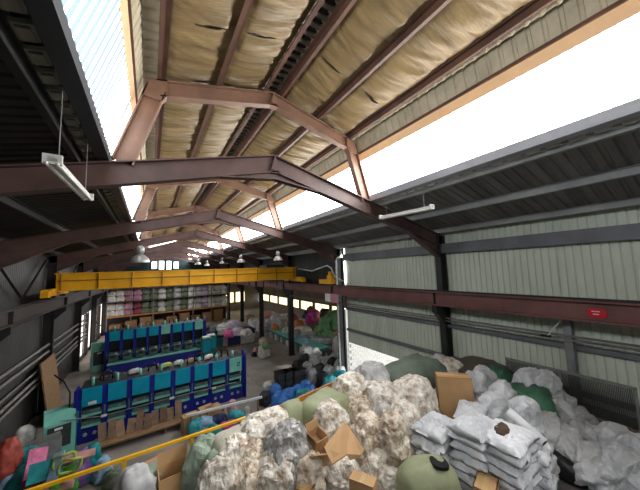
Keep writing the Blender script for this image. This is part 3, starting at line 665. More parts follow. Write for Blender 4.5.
# white woven sacks: tall stacks
PIL = [pillow_mesh('woven_sack', 'sack_white', .82, .56, .2, i) for i in range(5)]
PILG = [pillow_mesh('woven_sack', 'sack_grey', .82, .56, .2, i+9) for i in range(4)]
def woven(meshes, xy, z, rz, label, group, sc=(1, 1, 1), tilt=(0, 0)):
    o = bpy.data.objects.new('woven_sack', random.choice(meshes)); COL.objects.link(o); o.location = (*xy, z); o.rotation_euler = (tilt[0], tilt[1], rz); o.scale = sc
    return tag(o, label, 'sack', group)
ORD = ['topmost']+[w_+' from the top' for w_ in ('second', 'third', 'fourth', 'fifth', 'sixth', 'seventh', 'eighth', 'ninth', 'tenth', 'eleventh')]
def stack(px, py, ztop, lab, rz, sc=(1.0, 1.0, 1.0), n=None, dz=.15, base=DK, meshes=None):
    p = onZ(px, py, ztop); n = n or max(1, int((ztop-base)/dz)); z = base
    for k in range(n):
        woven(meshes or PIL, (p.x+random.uniform(-.04, .04), p.y+random.uniform(-.04, .04)), z, rz+random.uniform(-.07, .07)+(math.pi if k % 2 else 0), lab.replace('white woven sack in', 'white woven sack, %s of' % ORD[n-1-k]), lab.replace('white woven sack', 'woven sacks'), sc)
        z += (ztop-base)/n
stack(436, 421, 4.55, 'white woven sack in the stack beside the big carton', .15, (1.05, 1.1, .88))
stack(473, 421, 4.75, 'white woven sack in the middle stack before the carton', .1, (.95, 1.05, .88))
stack(506, 432, 4.7, 'white woven sack in the stack with a torn topmost sack', .05, (1.0, 1.15, .88))
stack(531, 447, 4.3, 'white woven sack in the low stack under the white roll', .2, (.8, 1.0, .88))
stack(470, 409, 4.55, 'white woven sack in the stack touching the big carton', .3, (.9, 1, .88))
stack(436, 436, 4.35, 'white woven sack in the stack behind the smooth olive sack', .1, (.9, .95, .88))
for (x, y, w, zt, lab) in ((492, 408, 30, 4.75, 'white woven sack slumped behind the torn sack'), (478, 384, 32, 4.75, 'white woven sack standing against the brown tarpaulin'), (503, 398, 30, 4.6, 'tall white woven sack beside the green tarpaulin'),
                          (536, 383, 42, 4.7, 'long white woven sack lying over the green tarpaulin'), (520, 415, 34, 4.5, 'white woven sack above the white roll'), (484, 378, 16, 4.6, 'narrow white sack rising behind the big carton')):
    heap(x, y, w, zt, 'woven_sack', lab, 'sack_white', asp=.62, rz=random.uniform(-.3, .3), cr=.065, n=3.4, lump=1.6, fold=1.8, sub=5, facet=.012)
for (x, y, w, zt, lab) in ((557, 408, 36, 4.3, 'grey sack topmost of the slope by the mesh fence'), (548, 432, 34, 4.1, 'grey sack with a black patch beside the white roll'), (574, 427, 34, 4.0, 'grey sack with a dark knot near the mesh fence'),
                          (566, 448, 34, 3.95, 'grey sack above the dark gap filler'), (598, 445, 36, 3.85, 'long pale grey sack along the fence slope'), (584, 465, 38, 3.85, 'pale grey sack with yellow stains'), (618, 448, 34, 3.95, 'white film covered sack by the loose pallet'),
                          (620, 470, 40, 3.85, 'white film covered sack below the loose pallet'), (602, 482, 34, 3.8, 'white sack lowest on the fence slope'), (534, 466, 24, 4.0, 'grey sack against the low white stack'), (645, 460, 36, 3.9, 'white film sack beyond the loose pallet')):
    heap(x, y, w, zt, 'woven_sack', lab, 'sack_grey' if x < 600 else 'sack_white', asp=.75, rz=random.uniform(-.3, .3), cr=.065, lump=1.6, fold=1.8, sub=5, facet=.012)
p = onZ(500, 425, 4.80); sack('brown_scrap', 'brown scraps spilling from the torn topmost sack', 'scrap', 'scrap_brown', (p.x, p.y), 4.71, .36, .2, .06, .1, sub=4, cr=.05, n=2.2, fold=1)
a = onZ(509, 417, 4.60); b = onZ(545, 449, 4.33)
t = thing('white_roll', 'long white rolled sheet lying over the woven sacks', 'roll', tuple(b)); MB().tube([a+Vector((0, 0, .1)), b+Vector((0, 0, .1))], .085, 14).build('roll_body', 'roll_white', t, True); ax = (b-a).normalized(); MB().tube([b+Vector((0, 0, .1))+ax*.0, b+Vector((0, 0, .1))+ax*.012], .05, 12).build('roll_core', 'black', t)
# loose pallet at the fence
p = onZ(628, 432, 3.75); t = thing('loose_pallet', 'broken wooden pallet slats lying by the mesh fence', 'pallet', (p.x, p.y, DK))
for k in range(4): MB().box((p.x+.08+k*.02, p.y-.0+(k-1.5)*.16, 3.62+.0*k), (.9, .09, .025)).build('slat', 'wood', t)
for k in (-1, 1): MB().box((p.x+k*.35, p.y, 3.48), (.09, .7, .25)).build('bearer', 'wood', t)
# cartons in the heap
p = onZ(457, 408, 4.2); carton('carton', 'large brown carton standing upright among the white woven sacks', (p.x+.16, p.y+.13), DK, .78, .36, 1.5, -.82, tilt=(-.05, 0))
p = onZ(174, 470, 4.05); carton('carton', 'open brown carton with a raised flap behind the guard rail', (p.x, p.y), DK, .5, .42, .74, .05, ((0, .9), (1, .3)))
p = onZ(152, 477, 3.9); carton('carton', 'low carton with a green sack folded over it', (p.x, p.y), DK, .5, .45, .5, .3, ((1, .8),))
p = onZ(152, 468, 4.02); sack('sage_sack', 'sage green sack folded over the low carton', 'sack', 'sack_sage', (p.x, p.y), 3.88, .55, .42, .2, .3, sub=3, cr=.03)
t = thing('folded_carton', 'large plain carton folded like a tent on the cream sacks', 'box', tuple(onZ(341, 440, 4.6)))
k1, k2 = onZ(344, 422, 4.86), onZ(347, 454, 4.66)
MB().prism([k1, onZ(324, 447, 4.68), onZ(332, 464, 4.56), k2], (0, 0, -.02)).build('wide_panel', 'kraft', t)
MB().prism([k1, onZ(349, 426, 4.84), onZ(364, 450, 4.64), onZ(361, 455, 4.6), onZ(350, 459, 4.58), k2], (0, 0, -.02)).build('narrow_panel', 'kraft', t)
MB().prism([onZ(324, 447, 4.67), onZ(332, 464, 4.55), onZ(333, 466, 4.45), onZ(326, 452, 4.4)], (.02, .02, 0)).build('side_panel', 'kraft_dark', t)
p = onZ(317, 432, 4.5); carton('carton', 'small open carton with a lifted flap beside the film sack', (p.x-.02, p.y+.05), 4.2, .32, .3, .28, .2, ((1, .3), (2, .6)), tilt=(.25, .0))
p = onZ(318, 450, 4.3); carton('carton', 'small dark carton tucked under the flattened carton', (p.x, p.y), 4.12, .36, .3, .2, -.5, ((3, 1.1),))
p = onZ(363, 478, 4.2); carton('carton', 'narrow carton poking out below the tan sacks', (p.x, p.y), 4.02, .22, .4, .18, .5)
p = onZ(486, 482, 4.15); carton('carton', 'taped carton standing before the white woven stacks', (p.x, p.y), DK, .42, .3, .8, .3)
p = onZ(307, 482, 4.05); carton('carton', 'thin carton panel at the foot of the tan sacks', (p.x, p.y), 3.9, .35, .25, .12, .4)

# ------------------------------------------------------------------ machines
def press_row(label, xl, xr, yf, depth_, zt, cols, zp, front, digit=None, tag_first=False):
    n = len(cols); t = thing('foam_press', label, 'machine', ((xl+xr)/2, yf, 0), 'foam press machines'); pw = (xr-xl)/n
    MB().box(((xl+xr)/2, yf+depth_/2, .3), (xr-xl, depth_, .6)).build('base_frame', 'blue', t)
    MB().box(((xl+xr)/2, yf+depth_*.62, .6+(zt-.75)/2), (xr-xl-.1, depth_*.5, zt-.75)).build('rear_body', 'machine_dark', t)
    MB().box(((xl+xr)/2, yf+depth_*.5, zt-.1), (xr-xl, depth_*.9, .1)).build('top_frame', 'machine_dark', t)
    for k in range(n+1):
        x = xl+k*pw; MB().box((x, yf+.09, .6+(zt-.6)/2), (.2, .18, zt-.6)).build('post', 'blue', t)
        if k < n: MB().box((x+.0, yf-.01, 1.25), (.06, .03, .5)).build('post_rail', 'machine_mid', t)
    for k, cm in enumerate(cols):
        x = xl+(k+.5)*pw; z0 = zp
        pn = MB().box((x, yf-.03, (z0+zt)/2), (pw*.76, .05, zt-z0)).build('panel', cm, t)
        if digit and k == n-1:
            m = MB(); cx = x+pw*.18; cz = (z0+zt)/2; u = .1; Y = yf-.06
            for dx, dz, w, h in ((0, 1, 1, .25), (.4, .5, .25, 1), (0, 0, 1, .25), (-.4, -.5, .25, 1), (0, -1, 1, .25)): m.box((cx+dx*u*1.6, Y, cz+dz*u), (w*u*1.6, .01, h*u*1.2))
            m.build('digit', 'black', pn)
        if tag_first and k == 0:
            MB().box((x+.02, yf-.06, z0+.12), (.3, .01, .14)).build('notice', 'white_paint', pn)
        for j, zz in enumerate((.72, 1.2)):
            MB().box((x, yf+.14, zz), (pw*.74, .3, .1)).build('platen', 'mint', t)
            MB().box((x, yf+.16, zz+.14), (pw*.7, .24, .14)).build('mould', 'machine_mid', t)
        MB().tube([(x-.05, yf+depth_*.3, zt-.1), (x-.05, yf+depth_*.3, zt+.32)], .06, 10).build('cylinder', 'mint', t, True)
        MB().tube([(x-.2, yf+depth_*.7, zt-.1), (x-.2, yf+depth_*.7, zt+.22)], .05, 8).build('cylinder', 'machine_mid', t, True)
        for gx in (-.2, .14): MB().tube([(x+gx, yf-.005, .38), (x+gx, yf-.04, .38)], .075, 14).build('gauge', 'silver', t)
        if k % 2 == 0: MB().tube([(x+.3, yf+depth_*.5, zt), (x+.32, yf+depth_*.5, zt+.32), (x+.5, yf+depth_*.5, zt+.42), (x+.66, yf+depth_*.5, zt+.28), (x+.68, yf+depth_*.5, zt)], .035, 8).build('hose', 'black', t, True)
    e = MB(); e.prism([(xr+.06, yf-.1, 0), (xr+.06, yf-.1, zt+.1), (xr+.06, yf+.1, zt+.32), (xr+.06, yf+.4, zt+.3), (xr+.06, yf+.6, zt), (xr+.06, yf+.6, 0)], (.1, 0, 0)); e.build('end_plate', 'blue', t)
    e = MB(); e.prism([(xl-.16, yf-.1, 0), (xl-.16, yf-.1, zt), (xl-.16, yf+.6, zt), (xl-.16, yf+.6, 0)], (.1, 0, 0)); e.build('end_plate', 'blue', t)
    if front:
        MB().box(((xl+xr)/2, yf-.55, .75), (xr-xl-.2, .9, .08)).build('tray', 'mint', t)
        MB().box(((xl+xr)/2, yf-.55, .4), (xr-xl-.2, .85, .6)).build('tray_base', 'blue', t)
        for k in range(n):
            x = xl+(k+.5)*pw; MB().box((x, yf-.4, 1.15), (pw*.62, .5, .45)).build('carriage', 'machine_mid', t); MB().box((x, yf-.66, 1.25), (pw*.4, .05, .2)).build('carriage_cover', 'machine_dark', t)
            MB().lathe([(0, 0), (.09, 0), (.09, .12), (0, .14)], (x+.15, yf-.5, 1.38)).build('oil_cup', 'palegrey', t)
    return t
T_, M_ = 'teal', 'mint'
press_row('row of blue foam presses with large teal panels and a numbered end panel', -2.62, 4.95, 16.75, 1.5, 2.42, [T_]*7+[M_], 1.62, False, digit=True, tag_first=True)
press_row('rear row of blue foam presses with small teal panels and a mint tray', -2.75, 4.45, 27.6, 1.6, 3.1, [T_, T_, T_, T_, M_, T_, T_, M_], 2.35, True)
def cabinet(px, py, w, d, h, label, rz=0.):
    p = onZ(px, py, 0); t = thing('control_cabinet', label, 'cabinet', (p.x, p.y, 0), 'control cabinets'); x, y = p.x, p.y
    MB().prism([(x-w/2, y-d/2, 0), (x-w/2, y-d/2, h*.78), (x-w/2, y-d*.1, h), (x-w/2, y+d/2, h), (x-w/2, y+d/2, 0)], (w, 0, 0)).build('body', M_, t)
    MB().box((x+w/2+.02, y, h*.45), (.04, d*.96, h*.88)).build('side_panel', 'teal_dark', t)
    MB().box((x-.02, y-d/2-.015, h*.47), (w*.74, .03, h*.5)).build('screen_door', 'screen', t); MB().box((x-.05, y-d/2-.035, h*.66), (w*.25, .01, .09)).build('plate', 'white_paint', t)
    MB().tube([(x+w*.3, y, h*.9), (x+w*.3, y+.1, h*1.35), (x+w*.1, y+.5, h*1.6), (x-w*.2, y+1., h*1.75)], .03, 8).build('cable', 'black', t, True)
    t.rotation_euler = (0, 0, rz)
cabinet(58, 452, 1.0, .9, 1.75, 'mint control cabinet with a dark door at the end of the front presses', .25)
cabinet(99, 369, 1.1, 1.0, 2.1, 'mint control cabinet at the end of the rear presses', .2)
# grey box and panels by the cabinet
p = onZ(45, 452, .6); t = thing('grey_ventilated_box', 'grey slatted metal box beside the mint cabinet', 'box', (p.x, p.y, 0)); MB().box((p.x, p.y, .55), (.9, .6, 1.1), (0, 0, .3)).build('body', 'galv', t)
for k in range(4): MB().box((p.x, p.y, 1.12), (.8-.0*k, .05, .03), (0, 0, .3)).build('slat', 'pipe_grey', t) if k == 0 else MB().box((p.x+.03*k, p.y-.13*k+.2, 1.115+.006*k), (.8, .06, .03), (0, 0, .3)).build('slat', 'pipe_grey', t)
# leaning brown boards in front of the first presses
for k in range(10):
    x = -1.6+k*.33; hgt = random.uniform(.45, .85); y = 15.75
    o = MB().box((0, 0, hgt/2), (.3, .04, hgt), None).build('brown_sheet', 'pallet_sheet', None); o.location = (x, y+random.uniform(-.12, .12), .34); o.rotation_euler = (R_(-random.uniform(8, 24)), random.uniform(-.1, .1), random.uniform(-.3, .3))
    tag(o, 'brown board sheet leaning in a row before the front presses', 'board', 'brown sheets leaning before the presses')
t = thing('low_bench', 'low dark timber bench carrying the leaning brown sheets', 'bench', (.8, 15.7, 0)); MB().box((.8, 15.7, .3), (5.4, .8, .08)).build('top', 'wood', t)
for x in (-1.7, .8, 3.3): MB().box((x, 15.7, .13), (.1, .7, .26)).build('leg', 'wood', t)
# pale beam trestle with coloured offcuts
a = onZ(186, 416, .95); b = onZ(262, 397, .95); t = thing('pale_trestle', 'pale timber beam on two legs in front of the presses', 'trestle', (a.x, a.y, 0)); MB().bar(a, b, .1, .1).build('beam', 'roll_white', t)
for q in (a.lerp(b, .06), a.lerp(b, .94)): MB().bar((q.x, q.y, 0), (q.x, q.y, .9), .08, .08).build('leg', 'wood', t)
tr = thing('hanging_wire', 'thin pale wire with small tags strung across the front presses', 'wire', tuple(onY(60, 421, 16.3))); MB().tube([onY(60, 421, 16.3), onY(102, 416, 16.3), onY(170, 398, 16.3), onY(236, 382, 16.3)], .018, 6).build('wire_run', 'galv', tr)
for q in ((104, 415.5), (172, 398), (214, 388)): c = onY(*q, 16.28); MB().box(c, (.22, .03, .1)).build('wire_tag', 'white_paint', tr)

for k, (x, c_) in enumerate(((-.6, 'white_bag'), (.9, 'lime'), (1.5, 'white_bag'), (2.1, 'tan'), (3.1, 'white_bag'))):
    sack('cloth_roll', ('white cloth roll', 'yellow green cloth roll', 'long white cloth roll', 'tan cloth roll', 'short white cloth roll')[k]+' lying on top of the front presses', 'roll', c_, (x, 17.7), 2.42, .55, .3, .22, .3, sub=3, cr=.03)
for k, x in enumerate((2.55, 3.55, -1.8)):
    o = MB().tube([(.26*math.cos(a), .05*math.sin(2*a), .26+.26*math.sin(a)) for a in [2*math.pi*j/20 for j in range(20)]], .035, 8, closed=True).build('hose_coil', 'black', None, True); o.location = (x, 17.45, 2.42); o.rotation_euler = (.3, 0, .4*k); tag(o, 'black hose coil standing on the front presses', 'hose', 'hose coils on the front presses')

# ------------------------------------------------------------------ goods on the floor
def pile(items, group=None):
    for (px, py, z, w, d, h, m, lab, *k) in items:
        p = onZ(px, py, z); w *= .82; d *= .8; sack(k[0] if k else 'bundle', lab, k[1] if len(k) > 1 else 'bundle', m, (p.x, p.y), *((0, w, d, max(.3, z+h*.45)) if z-h*.55 < .75 else (z-h*.55, w, d, h)), random.uniform(-.6, .6), sub=4, cr=.07, n=3.4, fr=2.6, lump=1.8, fold=1., group=k[2] if len(k) > 2 else group)
def board(px, py, z, w, d, m, rot, lab, name='foam_sheet', cat='foam sheet', th=.06):
    p = onZ(px, py, z); o = MB().box((0, 0, 0), (w, d, th)).build(name, m, None); o.location = p; o.rotation_euler = rot; tag(o, lab, cat); return o
# coloured foam heap by the dark side wall
pile([(30, 478, .5, 1.3, 1.2, 1.0, 'teal_foam', 'rumpled teal foam bundle in the coloured heap'), (27, 458, .9, .9, .8, .9, 'aqua', 'aqua foam bundle under the grey box'), (40, 477, .7, .9, .6, .9, 'magenta', 'magenta foam bundle between teal sheets'),
      (66, 466, .9, .8, .7, 1.0, 'green', 'green foam bundle under the lime hoops'), (80, 462, .8, .9, .6, .8, 'purple', 'purple foam roll beside the lime hoops'), (93, 456, .8, .6, .5, 1.2, 'teal_foam', 'dark teal rolled bundle with white ties'),
      (14, 484, .4, 1., .8, .8, 'sky', 'pale blue bundle at the foot of the ladder'), (103, 468, .4, .6, .6, .8, 'sky', 'sky blue bundle beyond the guard rail'), (113, 476, .3, .6, .5, .5, 'moss', 'small mossy green bundle beyond the guard rail'), (60, 480, .5, 1., .8, .8, 'rose', 'dusty rose bundle in front of the teal sheet'), (8, 462, 1., .8, .9, 1.9, 'red_foam', 'tall red sheet bundle beside the grey ladder'), (24, 440, .9, .8, .7, 1.4, 'palegrey', 'grey covered bundle by the dark side wall')])
board(46, 470, 1.15, .85, .6, 'teal_foam', (.75, .1, .2), 'flat teal foam sheet propped on the coloured heap')
board(36, 463, 1.2, .5, .9, 'pink', (.9, .3, .4), 'pink foam strip standing in the coloured heap'); board(56, 466, 1.2, .3, .8, 'sky', (.8, -.2, -.3), 'pale blue foam strip beside the teal sheet'); board(79, 456, 1.25, .9, .3, 'rose', (.4, .1, .1), 'rose pink foam strip on top of the purple roll')
for k, (px, py) in enumerate(((64, 461), (70, 466))):
    c = onZ(px, py, 1.3); o = MB().tube([(.28*math.cos(a), .06*math.sin(3*a), .32*math.sin(a)) for a in [2*math.pi*j/20 for j in range(20)]], .045, 8, closed=True).build('lime_hoop', 'lime', None, True); o.location = c; o.rotation_euler = (.4, .3*k, .2); tag(o, 'lime green foam hoop on the green bundle', 'hoop', 'lime foam hoops')
# offcuts under the trestle
pile([(205, 424, .4, .9, .7, .7, 'sky', 'pale blue offcut bundle under the pale trestle'), (196, 427, .4, .8, .6, .7, 'aqua', 'aqua offcut bundle at the trestle leg'), (218, 421, .35, 1.0, .7, .6, 'navy', 'navy offcut bundle under the pale trestle'), (236, 416, .45, .9, .6, .7, 'aqua', 'bright aqua sheet bundle at the trestle end'),
      (228, 427, .4, .9, .5, .6, 'magenta', 'magenta bundle just beyond the guard rail'), (214, 432, .5, .8, .6, .8, 'teal_foam', 'teal bundle just beyond the guard rail'), (232, 407, .6, .5, .4, .8, 'rose', 'rose coloured bundle behind the trestle beam'), (247, 412, .3, .3, .3, .5, 'palegrey', 'small pale bundle at the trestle end')])
for (px, py) in ((190, 422), (206, 414), (213, 413)):
    p = onZ(px, py, .4); carton('carton', 'brown carton under the pale trestle beam', (p.x, p.y), 0, .7, .5, .75, .2, group='cartons under the pale trestle')
# blue bags, black crates, silver bags by the column
BG = 'bright blue bags beyond the platform edge'
pile([(x, y, z, .95, .7, .7, 'cobalt', 'bright blue bag in the pile beyond the platform edge', 'blue_bag', 'bag', BG) for x, y, z in ((279, 397, .9), (288, 395, 1.), (297, 390, 1.), (305, 386, 1.), (285, 402, .8), (275, 390, .5), (309, 391, .9))])
pile([(268, 386, .3, .8, .7, .6, 'palegrey', 'pale sack beside the blue bags'), (265, 397, .4, .8, .7, .7, 'charcoal', 'dark sack lowest beside the blue bags'), (303, 392, 1.1, .8, .5, .4, 'aqua', 'teal bundle lying on the blue bags')])
for k in range(3):
    p = onZ(282+k*8, 379-k*1.5, .8); t = thing('black_crate', 'black slatted crate stack before the third column' , 'crate', (p.x, p.y, 0), 'black crates before the third column')
    for j in range(3): MB().box((p.x, p.y, .2+j*.42), (.8, .62, .36)).build('crate_box', 'charcoal', t); MB().box((p.x, p.y, .4+j*.42), (.86, .68, .05)).build('rim', 'black', t)
SG = 'silver and black bags by the second column'
k = 0
for (px, py, z) in ((309, 350, 1.2), (318, 352, 1.), (307, 358, .9), (317, 360, 1.1), (326, 362, .9), (335, 361, 1.), (342, 364, 1.), (310, 367, .8), (321, 369, .9), (331, 370, .9), (341, 371, .9), (300, 365, .6), (314, 374, .7), (304, 372, .7), (325, 377, .6), (337, 357, .5)):
    k += 1; dk = k % 3 == 0
    pile([(px-2, py, z, .95, .85, .8, 'charcoal' if dk else 'silver', 'black bag in the pile by the second column' if dk else 'silver grey bag in the pile by the second column', 'scrap_bag', 'bag', SG+(' black' if dk else ''))])
pile([(330, 378, .9, 1.2, .6, .4, 'aqua', 'long teal bundle before the second column'), (340, 374, 1.0, .9, .5, .4, 'teal_foam', 'dark teal bundle at the foot of the second column')])
# pale standing sack with a green bag on it, in the aisle
p = onZ(264, 357, 0); t = thing('jumbo_bag', 'white jumbo bag holding green sheets standing in the aisle', 'bag', (p.x, p.y, 0))
o = bpy.data.objects.new('bag_body', blob_mesh('bag_body', 'white_bag', .95, .9, 1.15, 4.4, sub=3, n=4, cr=.03)); COL.objects.link(o); o.parent = t
o = bpy.data.objects.new('green_contents', blob_mesh('green_contents', 'netgreen', .7, .55, .5, 2.4, sub=3, cr=.05)); COL.objects.link(o); o.parent = t; o.location = (.1, -.3, .75)
o = bpy.data.objects.new('cream_contents', blob_mesh('cream_contents', 'sack_tan', .7, .6, .7, 3.4, sub=3, cr=.05)); COL.objects.link(o); o.parent = t; o.location = (-.05, .1, 1.05)
pile([(256, 351, .3, .7, .6, .7, 'rose', 'rosy sack on the floor beside the jumbo bag'), (254, 354, .2, .5, .4, .4, 'charcoal', 'small dark sack beside the jumbo bag')])
# pallet stacks between the presses and the aisle
for k, (px, py, c1, c2) in enumerate(((214, 348, 'teal_dark', 'navy'), (224, 346, 'palegrey', 'navy'), (234, 345, 'navy', 'navy'), (246, 343, 'palegrey', 'navy'), (210, 340, 'teal_dark', 'charcoal'), (240, 337, 'lilac', 'palegrey'), (226, 338, 'charcoal', 'lilac'))):
    p = onZ(px, py, 0); t = thing('pallet_load', ('wrapped pallet load with a teal base behind the presses', 'wrapped grey pallet load with a dark blue band', 'dark blue pallet load in the row behind the presses', 'outermost pallet load with a dark blue cover at the aisle', 'teal pallet load touching the rear presses', 'lilac covered pallet load behind the row', 'charcoal pallet load behind the row')[k], 'pallet', (p.x, p.y, 0))
    MB().box((p.x, p.y, .08), (1.5, 1.3, .14)).build('pallet_base', 'wood', t); MB().box((p.x, p.y, .6), (1.45, 1.25, .9)).build('lower_bale', c1, t); MB().box((p.x, p.y, 1.3), (1.5, 1.3, .5)).build('band', c2, t)
pile([(212, 333, 1.8, 1.2, 1., .7, 'navy', 'navy bundle on the pallet loads'), (222, 331, 1.8, 1.3, 1., .6, 'palegrey', 'pale grey bundle on the pallet loads'), (229, 333, 1.8, 1., .9, .7, 'hotpink', 'hot pink bundle on the pallet loads'), (238, 331, 1.9, 1.4, 1., .7, 'lilac', 'lilac bundle on the pallet loads'), (246, 332, 1.8, 1.2, 1., .6, 'white_bag', 'white bundle on the outermost pallet load'),
      (234, 324, 2., 2.0, 1.3, 1., 'lilac', 'large lilac bundle heaped behind the pallet loads'), (224, 327, 1.8, 1.8, 1.2, .9, 'palegrey', 'large pale bundle heaped behind the pallet loads'), (216, 328, 1.4, 1.5, 1.2, .9, 'moss', 'mossy bundle heaped behind the pallet loads'), (243, 326, 1.6, 1.4, 1.2, .9, 'silver', 'silver bundle heaped behind the pallet loads')])
for (px, py) in ((206, 358), (211, 355)):
    p = onZ(px, py, 0); t = thing('teal_cabinet', 'small teal machine cabinet beside the rear presses', 'cabinet', (p.x, p.y, 0), 'small teal cabinets'); MB().box((p.x, p.y, .9), (.8, .8, 1.8)).build('body', 'teal_dark', t); MB().box((p.x, p.y-.42, 1.1), (.6, .03, .9)).build('door', 'teal', t); MB().box((p.x, p.y, 1.84), (.6, .6, .08)).build('lid', 'white_paint', t)
# long conveyor table beyond the column line
t = thing('conveyor_table', 'long green topped conveyor table beyond the column line', 'table', (12.3, 24.5, 0)); MB().box((12.3, 24.5, .95), (1.5, 10.6, .08)).build('top', 'mint', t); MB().box((12.3, 24.5, .84), (1.56, 10.7, .14)).build('frame', 'teal_dark', t)
for k in range(8): MB().box((11.7, 19.5+k*1.43, .4), (.1, .1, .8)).build('leg', 'galv', t); MB().box((12.9, 19.5+k*1.43, .4), (.1, .1, .8)).build('leg', 'galv', t)
for k in range(7): p = (11.75, 20.2+k*1.43); MB().box((*p, .4), (.3, .5, .5)).build('shelf_box', 'white_bag' if k % 2 else 'silver', t)
pile([(275, 327, 1.3, .8, .8, .7, 'orange', 'orange bundle on the conveyor table'), (286, 330, 1.2, .9, .8, .6, 'white_bag', 'white bundle on the conveyor table'), (304, 340, 1.15, 1., .9, .5, 'sky', 'pale blue bundle at the conveyor end'), (294, 335, 1.15, .9, .8, .5, 'lilac', 'lilac bundle on the conveyor table'), (268, 321, 1.3, .8, .8, .6, 'palegrey', 'pale bundle at the far end of the conveyor table')])

# ------------------------------------------------------------------ annex beyond the columns
AX = 19.5
aw = thing('wall_annex', 'dim annex wall with a band of bright windows beyond the columns', 'wall', (AX, 30, 0), kind='structure')
MB().box((AX+.1, 34, .85), (.2, 40, 1.7)).build('lower_wall', 'annex_wall', aw); MB().box((AX+.1, 34, 3.95), (.2, 40, 2.1)).build('upper_wall', 'annex_wall', aw)
for k in range(9):
    y = 16.3+k*4.1; w = MB().box((AX+.1, y+1.5, 2.3), (.06, 3.3, 1.3)).build('window_%d' % (20+k), 'win_annex', None); tag(w, 'warm bright window of the annex wall', 'window', 'annex window band', 'structure')
    MB().box((AX+.02, y+3.5, 2.3), (.2, .6, 1.5)).box((AX+.05, y+1.5, 2.3), (.06, .07, 1.5)).build('mullion', 'annex_wall', w)
struct('ceiling_annex', 'dark low lean-to roof over the annex', MB().prism([(XR-.2, 14.2, 6.1), (AX+.3, 14.2, 4.9), (AX+.3, 14.2, 5.0), (XR-.2, 14.2, 6.2)], (0, 40, 0)), 'roof_left', 'roof')
struct('wall_annex_end', 'dim end wall of the annex', MB().box((15.3, 54, 2.8), (8.6, .2, 5.6)), 'annex_wall', 'wall')
for k in range(2):
    w = MB().box((13.2+k*2.2, 53.85, 2.6), (1.7, .06, 1.9)).build('window_%d' % (31+k), 'win_annex', None); tag(w, 'warm bright window in the annex end wall', 'window', 'annex end windows', 'structure')
    MB().box((13.2+k*2.2, 53.82, 2.6), (.07, .06, 1.9)).build('mullion', 'annex_wall', w)
struct('wall_upper', 'dark sheet infill above the open column line', MB().box((XR+.02, 37, 7.5), (.1, 45.5, 2.9)), 'roof_left', 'wall')
sg = []
pal = ['palegrey', 'white_bag', 'tan', 'silver', 'lilac', 'rose', 'moss', 'palegrey', 'maroon', 'white_bag']
rows = [(14.8, 19.5), (14.8, 27), (14.7, 29.5), (14.6, 32), (14.8, 34.5), (14.8, 37.5), (16.8, 27.5), (16.7, 30), (16.6, 33), (16.8, 36), (12.4, 33), (12.2, 36), (12.5, 39), (13.5, 42), (16, 40)]
for i, (x, y) in enumerate(rows):
    c = pal[i % len(pal)]
    sack('bale', '%s wrapped bale stacked in the annex' % c.replace('palegrey', 'pale grey').replace('white_bag', 'white').replace('moss', 'mossy'), 'bale', c, (x, y), 0, 1.6, 1.8, 1.2+.5*random.random(), random.uniform(-.3, .3), sub=4, n=4.5, cr=.07, lump=1.6, fold=.8, group='annex bales '+c.replace('white_bag', 'white'))
GN = 'green net bags piled in the annex'
pile([(x, y, z, 1.5, 1.3, 1., 'netgreen', 'green net bag in the pile in the annex', 'net_bag', 'bag', GN) for x, y, z in ((325, 325, 1.8), (331, 318, 2.4), (337, 314, 2.8), (338, 324, 1.9), (328, 331, 1.2), (320, 329, 1.2), (333, 332, 1.), (340, 318, 2.6), (326, 320, 2.1))])
pile([(314, 314, 2.4, 1.8, 1.5, 1.2, 'hotpink', 'hot pink sack on the annex pile'), (311, 318, 2., 1.4, 1.2, 1., 'magenta', 'magenta sack under the hot pink sack'), (307, 315, 2., 1.1, 1.2, 1.1, 'navy', 'navy and white sack beside the hot pink sack'), (311, 310, 2.5, 1.2, 1., 1.1, 'red_foam', 'red sack behind the hot pink sack'), (325, 313, 2.6, 1.3, 1., 1.2, 'charcoal', 'black sack under the hanging board'), (302, 322, 1.25, 1.4, 1.2, 1., 'white_bag', 'white sack beside the third column'), (318, 323, 1.2, 1.3, 1.2, .9, 'rose', 'rosy sack below the hot pink sack'), (299, 324, 1.3, 1.2, 1.2, 1., 'orange', 'orange tinted sack beside the third column')])
for (px, py) in ((305, 343), (312, 342), (316, 348), (322, 348), (328, 349), (330, 342), (296, 339)):
    p = onZ(px, py, 0); t = thing('wrapped_roll', 'grey wrapped roll standing on the annex floor', 'roll', (p.x, p.y, 0), 'grey wrapped rolls in the annex')
    MB().lathe([(0, 0), (.5, 0), (.52, .1), (.52, .9), (.48, 1.0), (0, 1.0)], (p.x, p.y, 0), 16).build('roll_body', 'silver', t, True); MB().lathe([(.525, .4), (.53, .45), (.53, .6), (.525, .62)], (p.x, p.y, 0), 16).build('wrap_band', 'moss', t)
pile([(339, 335, 1.3, 1., .9, .8, 'pinkbale', 'pink bale topmost of its stack by the second column'), (338, 342, .8, 1., .9, .8, 'pinkbale', 'pink bale in the middle of its stack by the second column'), (337, 349, .3, 1., .9, .7, 'pinkbale', 'pink bale lowest by the second column'), (352, 327, 1.6, .7, .8, 1.6, 'orange', 'orange red drum cover between the column and the green wall'), (352, 340, .9, .8, .8, 1., 'navy', 'navy bundle between the column and the green wall')])
c = onX(331, 298, X0+7.1); t = thing('hanging_board', 'pink and white notice board hanging under the runway beam', 'sign', (c.x, c.y, c.z-.25))
